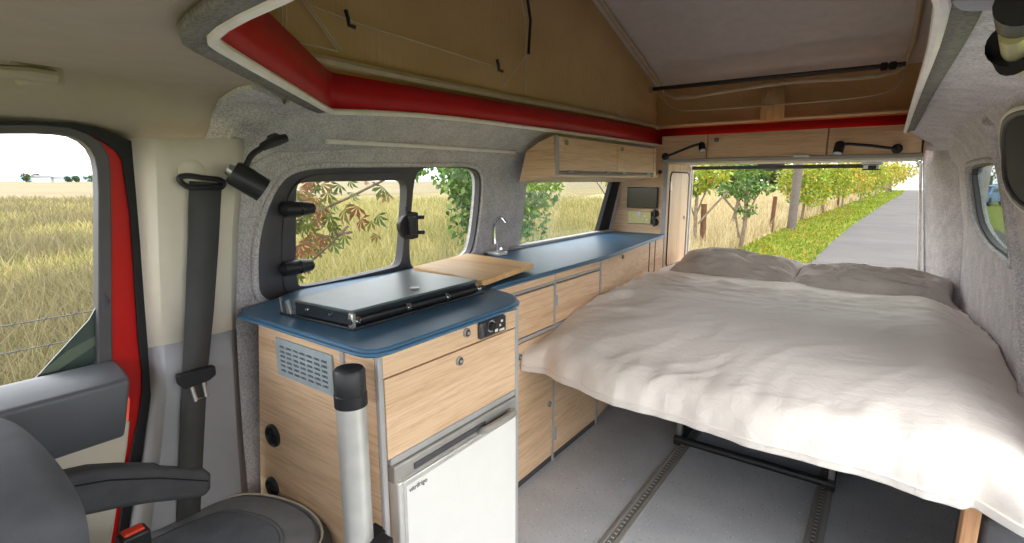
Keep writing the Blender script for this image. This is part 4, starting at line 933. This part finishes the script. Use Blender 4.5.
for k in range(700):
    y = rng.uniform(7, 40); x = rng.uniform(-2.9, -1.15); a = rng.uniform(0, PI); s_ = rng.uniform(.03, .06); z = G + rng.uniform(.07, .13)
    c, s2 = math.cos(a)*s_, math.sin(a)*s_; lm.add([(x-c, y-s2, z), (x+s2*.5, y-c*.5, z+.01), (x+c, y+s2, z), (x-s2*.5, y+c*.5, z+.015)], [(0,1,2,3)])
M['leaf_fallen'] = random_leaf('fallen_leaves', [(0,(150,80,24)),(.5,(190,130,30)),(1,(140,104,60))])
tag(lm.build('fallen_leaves', M['leaf_fallen'], smooth=False), 'fallen autumn leaves scattered on the green verge', 'leaves', None, 'stuff')
# trees
M['bark'] = plain('grey_bark', (112,98,84), .9, 0, .1, 0, .6, 60, .25)
M['bark_pole'] = plain('weathered_pole', (98,91,85), .9, 0, .1, 0, .4, 60, .12)
M['post'] = plain('brown_fence_post', (92,66,50), .9, 0, .1, 0, .5, 60, .2)
LV = {
 'chestnut': random_leaf('chestnut_leaves', [(0,(66,88,42)),(.35,(92,104,50)),(.55,(112,96,52)),(.78,(112,66,46)),(1,(140,104,64))]),
 'green': random_leaf('green_leaves', [(0,(48,84,34)),(.4,(70,108,44)),(.8,(100,130,58)),(1,(132,150,80))]),
 'yellowgreen': random_leaf('yellow_green_leaves', [(0,(96,120,34)),(.55,(130,146,48)),(.88,(162,158,56)),(1,(184,142,52))]),
 'gold': random_leaf('golden_leaves', [(0,(120,132,44)),(.5,(150,150,54)),(.85,(178,154,60)),(1,(188,138,58))]),
 'dark': random_leaf('dark_leaves', [(0,(52,68,40)),(.6,(70,88,46)),(1,(92,104,52))]),
}
def leaf(m, p, s_, rg, droop=.4):
    d = V((rg.uniform(-1,1), rg.uniform(-1,1), rg.uniform(-1,.5)-droop)); d = d.normalized() if d.length > .01 else V((1,0,0))
    w = d.cross(V((rg.uniform(-1,1), rg.uniform(-1,1), rg.uniform(-1,1)))); w = w.normalized() if w.length > .01 else d.orthogonal()
    nrm = d.cross(w); p = V(p)
    m.add([p, p + d*s_*.45 + w*s_*.26 + nrm*s_*.06, p + d*s_, p + d*s_*.45 - w*s_*.26 + nrm*s_*.06], [(0,1,2,3)])
def palm_leaf(m, p, s_, rg):
    d = V((rg.uniform(-.6,.6), rg.uniform(-.7,.7), -.75)).normalized(); side = d.cross(V((rg.uniform(-.5,.5)+1, rg.uniform(-.5,.5), 0))).normalized(); nrm = d.cross(side)
    b = len(m.v); vs = [V(p)]; fs = []
    for k in range(5):
        a = (k-2)*.62; e = d*math.cos(a) + side*math.sin(a); w = nrm.cross(e).normalized(); l_ = s_*(1 - .14*abs(k-2)); i = len(vs)
        vs += [V(p) + e*l_*.62 + w*l_*.13 + nrm*l_*.05, V(p) + e*l_ - nrm*l_*.16, V(p) + e*l_*.62 - w*l_*.13 + nrm*l_*.05]; fs.append((0, i, i+1, i+2))
    m.add(vs, fs)
def blob_pts(rg, blobs, n):
    out = []; wts = [b[1][0]*b[1][1]*b[1][2] for b in blobs]
    for _ in range(n):
        c, r = rg.choices(blobs, wts)[0]
        while True:
            q = V((rg.uniform(-1,1), rg.uniform(-1,1), rg.uniform(-1,1)))
            if q.length < 1 and q.length > rg.random()*.75: break
        out.append(V(c) + V((q.x*r[0], q.y*r[1], q.z*r[2])))
    return out
def tree(name, label, cat, base, blobs, n, size, kind, trunk_r, limbs=(), group=None, seed=1):
    rg = random.Random(seed); t = thing(name, label, cat, tuple(base), group)
    mb = MB(); top = V(blobs[0][0]); b = V(base)
    mid = b*.5 + top*.5 + V((rg.uniform(-.1,.1), rg.uniform(-.1,.1), 0))
    mb.tube(smooth_path([b, mid, top], 1), [trunk_r, trunk_r*.9, trunk_r*.75, trunk_r*.5][:4], 8)
    for c, r in blobs[1:]: mb.tube([mid, (mid + V(c))*.5 + V((0,0,.1)), V(c)], [trunk_r*.5, trunk_r*.35, trunk_r*.15], 6)
    for l_ in limbs: mb.tube([V(q) for q in l_], [trunk_r*.5]*len(l_), 6)
    mb.build('trunk', M['bark'], t)
    m = MB(); [leaf(m, p, size*rg.uniform(.6, 1.25), rg) for p in blob_pts(rg, blobs, n)]
    m.build('foliage', LV[kind], t, smooth=False); return t
# chestnut branch outside the side window
rg = random.Random(5); t = thing('horse_chestnut', 'horse chestnut branches with browning palmate leaves close outside the kitchen window', 'tree', (-2.6, 1.05, G))
cX = -2.35; B = lambda p, q, X=cX: onx(p, q, X)
mb = MB(); mb.tube([(-2.62,1.08,G),(-2.6,1.09,.4),(-2.55,1.10,1.6)], [.07,.06,.05], 8)
br = [[V((-2.6,1.09,.95)), B(270,235), B(300,218), B(340,202), B(372,186), B(392,176)], [V((-2.6,1.09,.6)), B(280,292), B(310,262), B(335,240), B(348,226)], [V((-2.58,1.1,1.2)), B(290,178), B(330,176), B(360,172)], [V((-2.6,1.09,.8)), B(290,250), B(318,238), B(352,232)]]
for k in br: mb.tube(smooth_path(k, 1), .008, 6)
mb.build('branches', M['bark'], t)
m = MB()
for px, py, s_ in ((300,196,.13),(312,205,.12),(322,190,.10),(334,206,.13),(345,214,.14),(330,222,.12),(316,222,.12),(305,230,.12),(300,250,.13),(312,238,.11),(326,240,.13),(352,198,.10),(362,224,.12),(378,220,.12),(372,226,.10),(383,192,.14),(388,198,.10),(345,240,.11),(338,232,.10),(300,214,.12),(296,262,.12),(304,268,.10),(318,250,.10),(292,225,.12),(307,188,.10),(350,186,.08),(366,184,.08),(358,212,.12),(340,190,.09),(322,212,.12),(298,280,.10),(378,240,.08),(300,205,.11),(328,198,.11),(315,230,.11)):
    palm_leaf(m, B(px, py, cX + rg.uniform(-.22, .12)) + V((0, 0, .03)), s_*.80, rg)
    if px < 330: palm_leaf(m, B(px + rg.uniform(-14, 8), py + rg.uniform(-14, 14), cX + rg.uniform(-.3, .15)), s_*.6, rg)
    if px < 345: palm_leaf(m, B(px + rg.uniform(-12, 10), py + rg.uniform(-10, 10), cX + rg.uniform(-.3, .15)), s_*.55, rg)
m.build('leaves', LV['chestnut'], t, smooth=False)
# leafy tree between the two side windows
X0 = -3.4
tree('leafy_tree', 'dense green leafy tree standing just beyond the gap between the side windows', 'tree', (-3.5, 4.52, G),
     [((-3.45,4.5,.95),(.42,.42,.55)), ((-3.4,4.12,1.18),(.3,.33,.34)), ((-3.4,4.25,.72),(.22,.20,.28)), ((-3.4,5.0,1.1),(.3,.42,.32)), ((-3.35,5.05,.7),(.2,.22,.3)), ((-3.5,4.5,1.6),(.5,.7,.4)), ((-3.45,3.98,.9),(.22,.24,.42)), ((-3.45,3.9,1.22),(.26,.34,.2)), ((-3.45,4.2,1.05),(.2,.2,.5)), ((-3.45,5.45,1.12),(.2,.3,.22)), ((-3.4,3.75,1.32),(.2,.2,.16))], 5200, .08, 'green', .06, seed=3)
tree('background_tree', 'hazy green tree behind the leafy tree across the meadow', 'tree', (-9, 11.2, G), [((-9,11.2,1.9),(1.5,1.4,.9)), ((-9.4,9.6,1.9),(1.2,1.2,.6))], 1500, .22, 'green', .1, seed=13)
tree('bush', 'orange tinted bush at the far end of the rear side window', 'bush', (-4.3, 9.6, G), [((-4.3,9.3,1.35),(.3,.5,.3)), ((-4.3,8.2,1.38),(.25,.55,.16))], 350, .10, 'gold', .03, seed=17)
# rear view: small trees by the fence
def atg(p, q): return onz(p, q, G)
tree('hawthorn', 'small yellow green tree by the rear fence, leftmost in the rear opening', 'tree', (-3.45,12.1,G),
     [((-3.55,12.3,1.25),(.35,.4,.35)), ((-3.9,12.2,.95),(.28,.3,.25)), ((-3.2,12.4,1.35),(.3,.3,.2))], 520, .15, 'yellowgreen', .05, limbs=[[(-3.45,12.1,.2),(-3.1,12.3,.7),(-2.9,12.4,.95)]], seed=21)
tree('hawthorn', 'leaning green tree on the verge, second from the left in the rear opening', 'tree', (-2.95,14.3,G),
     [((-2.95,14.4,1.0),(.35,.4,.32)), ((-3.35,14.4,.95),(.4,.3,.2)), ((-2.55,14.5,1.02),(.3,.3,.16)), ((-2.85,14.3,.45),(.28,.25,.22)), ((-2.9,14.5,1.55),(.45,.4,.3))], 900, .13, 'green', .06, limbs=[[(-3.0,14.3,-.3),(-3.15,14.3,.4),(-3.5,14.3,.8)]], seed=22)
M['birch'] = plain('pale_branch', (190,176,160), .8)
tree('hawthorn', 'yellowing tree above the leaning tree, its top cut by the rear lockers', 'tree', (-4.0,17.5,G),
     [((-3.7,17.5,1.7),(.9,.6,.35)), ((-4.6,17.5,1.75),(.6,.6,.3)), ((-3.0,17.3,1.75),(.4,.4,.3))], 900, .15, 'yellowgreen', .07, seed=23)
k = 0
names = ['nearest', 'second', 'third', 'fourth', 'fifth', 'sixth']
for (px, Y, rx, zt, kind, n) in ((812,26,.8,2.15,'yellowgreen',2600),(832,32,1.0,2.35,'yellowgreen',2800),(850,39,1.2,2.5,'gold',2600),(866,49,1.5,2.8,'yellowgreen',2500),(880,62,1.9,3.2,'gold',2200),(892,80,2.3,3.6,'gold',1800)):
    x = ony(px, 180, Y).x - .15
    bl = [((x, Y, zt-.7),(rx, rx, .75)), ((x-rx*.9, Y+.6, zt-.9),(rx*.8, rx, .7)), ((x+rx*.45, Y-.4, zt-1.35),(rx*.8, rx, .75)), ((x-rx*.4, Y+.5, zt-1.6),(rx*.8, rx*.8, .45))] + ([] if Y < 45 else [((x+rx*.2, Y+1, zt-2.3),(rx*.7, rx*.9, .6))])
    tree('hedgerow_tree', names[k] + ' autumn tree in the row along the verge' , 'tree', (x-.1, Y, G), bl, n, .075+.0032*Y, kind, .06, group='autumn trees along the verge', seed=30+k); k += 1
for j, (px, Y, w_, zc_) in enumerate(((700,75,6,2.6),(725,80,6,2.3),(750,85,6,2.5),(775,80,6,2.6),(800,78,5,2.4))):
    x = ony(px, 180, Y).x
    tree('distant_tree', ['leftmost','second','middle','fourth','rightmost'][j] + ' of the distant green trees behind the meadow in the rear opening', 'tree', (x, Y, G), [((x, Y, zc_-.4),(w_*.55, 3, 1.9)), ((x+1.5, Y, zc_-.6),(w_*.4, 3, 1.5))], 650, .7, 'dark' if j % 2 else 'yellowgreen', .2, group='distant trees behind the meadow', seed=50+j)
# pole, posts, wires
def post(name, label, x, y, h, r, mat, lean=(0,0), group=None, cat='post'):
    mb = MB(); mb.tube([(x, y, G), (x+lean[0]*.5, y+lean[1]*.5, G+h*.5), (x+lean[0], y+lean[1], G+h)], [r, r*.97, r*.93], 12); return tag(mb.build(name, mat), label, cat, group)
post('utility_pole', 'grey weathered utility pole by the rear fence', -2.60, 20.6, 3.6, .15, M['bark_pole'], (.08,0), None, 'pole')
pp = [(702,255,12.3,1.25),(771,229,19.5,1.25),(791,214,29,1.35),(808,209,30,1.3),(822,206,34,1.2),(838,203,41,1.3)]
for j, (px, py, Y, h) in enumerate(pp):
    x = ony(px, py, Y).x
    post('fence_post', ['brown fence post at the left edge of the rear view','brown fence post just left of the utility pole','fence post half hidden by the utility pole','fence post just right of the utility pole','fence post under the nearest autumn tree','fence post beside the second autumn tree'][j], x, Y, h, .07, M['post'], (rng.uniform(-.05,.05), 0), 'brown posts of the rear fence')
t = thing('wire_fence', 'thin two wire fence outside the cab door window', 'fence', (-4.0, .9, G))
for zz in (.378, .218):
    mb = MB(); mb.tube([(-4.0,-3,zz-.01),(-4.0,.6,zz),(-4.0,1.9,zz+.01)], .004, 6)
    y = -2.9
    while y < 1.8: mb.tube([(-4.012,y-.01,zz-.015),(-4.0,y,zz),(-3.988,y+.01,zz+.018)], .003, 4); y += .14
    mb.build('wire', M['frame'], t)
mb = MB(); mb.tube([(-4.0,1.95,G),(-4.0,1.95,.65)], .05, 10); mb.build('post', M['post'], t)
# far left farm
t = thing('farm_building', 'long low white farmhouse on the horizon of the cab door view', 'building', (-602, 125, G))
mb = MB(); mb.box(-608,-596,119.6,129.2,G,3.4); mb.box(-608,-596,131.6,136.8,G,2.8); mb.build('wall', M['white'], t)
mb = MB(); mb.prism([(-609.2,118.8,3.4),(-602,118.8,5.6),(-594.8,118.8,3.4)], (0,11.2,0)); mb.prism([(-609.2,131.2,2.8),(-602,131.2,4.4),(-594.8,131.2,2.8)], (0,6.4,0)); mb.build('roof', M['frame'], t)
for j, (y, w_, h, dx) in enumerate(((112.4,3,8.4,0),(123.6,2.8,8.6,-22),(140.5,2.4,5.4,0),(146,2.4,6,0),(157,6.4,6.8,0),(172,5,6.8,0))):
    X = -594 + dx
    tree('horizon_tree', ['leftmost dark tree on the cab door horizon','dark tree behind the white farmhouse','small dark tree at the right end of the farmhouse','dark tree between the farmhouse and the wide clump','wide dark clump of trees right of the farmhouse','rightmost dark tree on the cab door horizon'][j], 'tree', (X, y, G), [((X, y, h*.5),(4, w_, h*.45)), ((X, y+w_*.4, h*.3),(4, w_*.7, h*.38))], 420, 1.6, 'dark', .4, group='dark trees on the horizon', seed=70+j)
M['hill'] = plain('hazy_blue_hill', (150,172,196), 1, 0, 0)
mb = MB(); mb.grid(lambda u, v: (-820 - 60*v, -300 + 800*u, G + (5 + 3*noise.noise(V((u*5, 2, 0))))*1.6*v), 40, 3); struct(mb.build('hills', M['hill']), 'pale blue hills on the horizon', 'hills')
# lane end: house, parked car; blue car right
def car(name, label, c, L_, W_, H_, mat, rz):
    t = thing(name, label, 'car', tuple(c)); R3 = Matrix.Rotation(rz, 3, 'Z'); c = V(c)
    def T(m): m.v = [tuple(c + R3 @ V(v)) for v in m.v]; return m
    pr = [(-.5,.18),(-.5,.50),(-.46,.60),(-.30,.64),(-.17,.97),(.20,1.0),(.36,.64),(.47,.58),(.5,.45),(.5,.18)]
    m = MB(); m.prism([V((x*L_, -W_/2, z*H_)) for x, z in pr], (0, W_, 0)); T(m).build('body', mat, t, .06, 3)
    m = MB(); m.prism([V((x*L_, -W_/2-.02, z*H_)) for x, z in ((-.25,.66),(-.15,.92),(.18,.94),(.29,.66))], (0, W_+.04, 0)); T(m).build('side_windows', M['screen'], t)
    m = MB(); m.prism([V((x*L_, -W_*.42, z*H_)) for x, z in ((-.325,.64),(-.19,.95),(-.16,.95),(-.28,.64))], (0, W_*.84, 0)); T(m).build('windscreen', M['screen'], t)
    for x in (-.31,.31):
        for s_ in (-1, 1):
            m = MB(); m.turn(V((x*L_, s_*(W_/2-.1), .22*H_)), (0, s_, 0), [(0,.3),(.12,.31),(.13,.2)], 16); T(m).build('wheel', M['black_soft'], t)
    return t
q = ony(886, 190, 96); car('parked_car', 'dark car parked far down the lane under the autumn trees', (q.x-.2, 96, G), 3.6, 1.7, 1.45, plain('dark_car_paint', (70,76,96), .3, 0, .5, .5), PI/2)
car('parked_car', 'blue car seen through the tinted quarter window', (5.6, 50, G), 4.0, 1.75, 1.45, plain('blue_car_paint', (70,120,190), .3, 0, .5, .5), 1.2)
q = ony(914, 181, 150); t = thing('lane_house', 'pale house at the far end of the lane', 'house', (q.x, 150, G))
mb = MB(); mb.box(q.x-6, q.x+4, 148, 154, G, 2.1); mb.build('wall', M['cream'], t)
mb = MB(); mb.prism([(q.x-6.4,147.6,2.0),(q.x-6.4,151,4.0),(q.x-6.4,154.4,2.0)], (10.8,0,0)); mb.build('roof', M['grey_plastic'], t)
tree('lane_tree', 'dark green tree behind the pale house at the lane end', 'tree', (8.5,165,G), [((8.5,165,4.6),(3.5,3,2.4))], 500, 1.0, 'dark', .3, seed=91)
tree('roadside_bush', 'green bushes across the lane seen through the quarter window', 'bush', (7.5,62,G), [((7.5,62,1.6),(4,2,1.9)), ((12.5,64,1.7),(4,2,1.9))], 900, .4, 'dark', .15, seed=92)

# ------------------------------------------------------------------ light, sky, camera
w = bpy.data.worlds.new('sky'); bpy.context.scene.world = w; w.use_nodes = True; nt = w.node_tree; bg = nt.nodes['Background']
tc = nt.nodes.new('ShaderNodeTexCoord'); mp = nt.nodes.new('ShaderNodeMapping'); mp.inputs['Scale'].default_value = (1.2, 1.2, 4)
nz = nt.nodes.new('ShaderNodeTexNoise'); nz.inputs['Scale'].default_value = 1.6; nz.inputs['Detail'].default_value = 5
rp = nt.nodes.new('ShaderNodeValToRGB'); rp.color_ramp.elements[0].position = .35; rp.color_ramp.elements[1].position = .65
rp.color_ramp.elements[0].color = (.86, .93, 1, 1); rp.color_ramp.elements[1].color = (1, .985, .96, 1)
nt.links.new(tc.outputs['Generated'], mp.inputs['Vector']); nt.links.new(mp.outputs['Vector'], nz.inputs['Vector']); nt.links.new(nz.outputs['Fac'], rp.inputs['Fac']); nt.links.new(rp.outputs['Color'], bg.inputs['Color'])
bg.inputs['Strength'].default_value = 1.0
sl = bpy.data.lights.new('sun', 'SUN'); sl.energy = .65; sl.angle = math.radians(60); sl.color = (1, .95, .86)
so = bpy.data.objects.new('sun', sl); C.objects.link(so); so.rotation_euler = V((-.75, .35, -.75)).to_track_quat('-Z', 'Y').to_euler()
sc = bpy.context.scene
cam = bpy.data.cameras.new('camera'); co = bpy.data.objects.new('camera', cam); C.objects.link(co); sc.camera = co
cam.sensor_width = 36; cam.lens = F_PX / 1024 * 36; cam.clip_start = .01; cam.clip_end = 3000
co.location = EYEP; co.rotation_euler = FWD.to_track_quat('-Z', 'Y').to_euler()
sc.view_settings.view_transform = 'Standard'; sc.view_settings.look = 'None'; sc.view_settings.gamma = 1; sc.view_settings.use_curve_mapping = False
sc.view_settings.exposure = 2.05
try:
    sc.cycles.use_denoising = True; sc.cycles.max_bounces = 10; sc.cycles.diffuse_bounces = 6; sc.cycles.transparent_max_bounces = 12
except Exception: pass
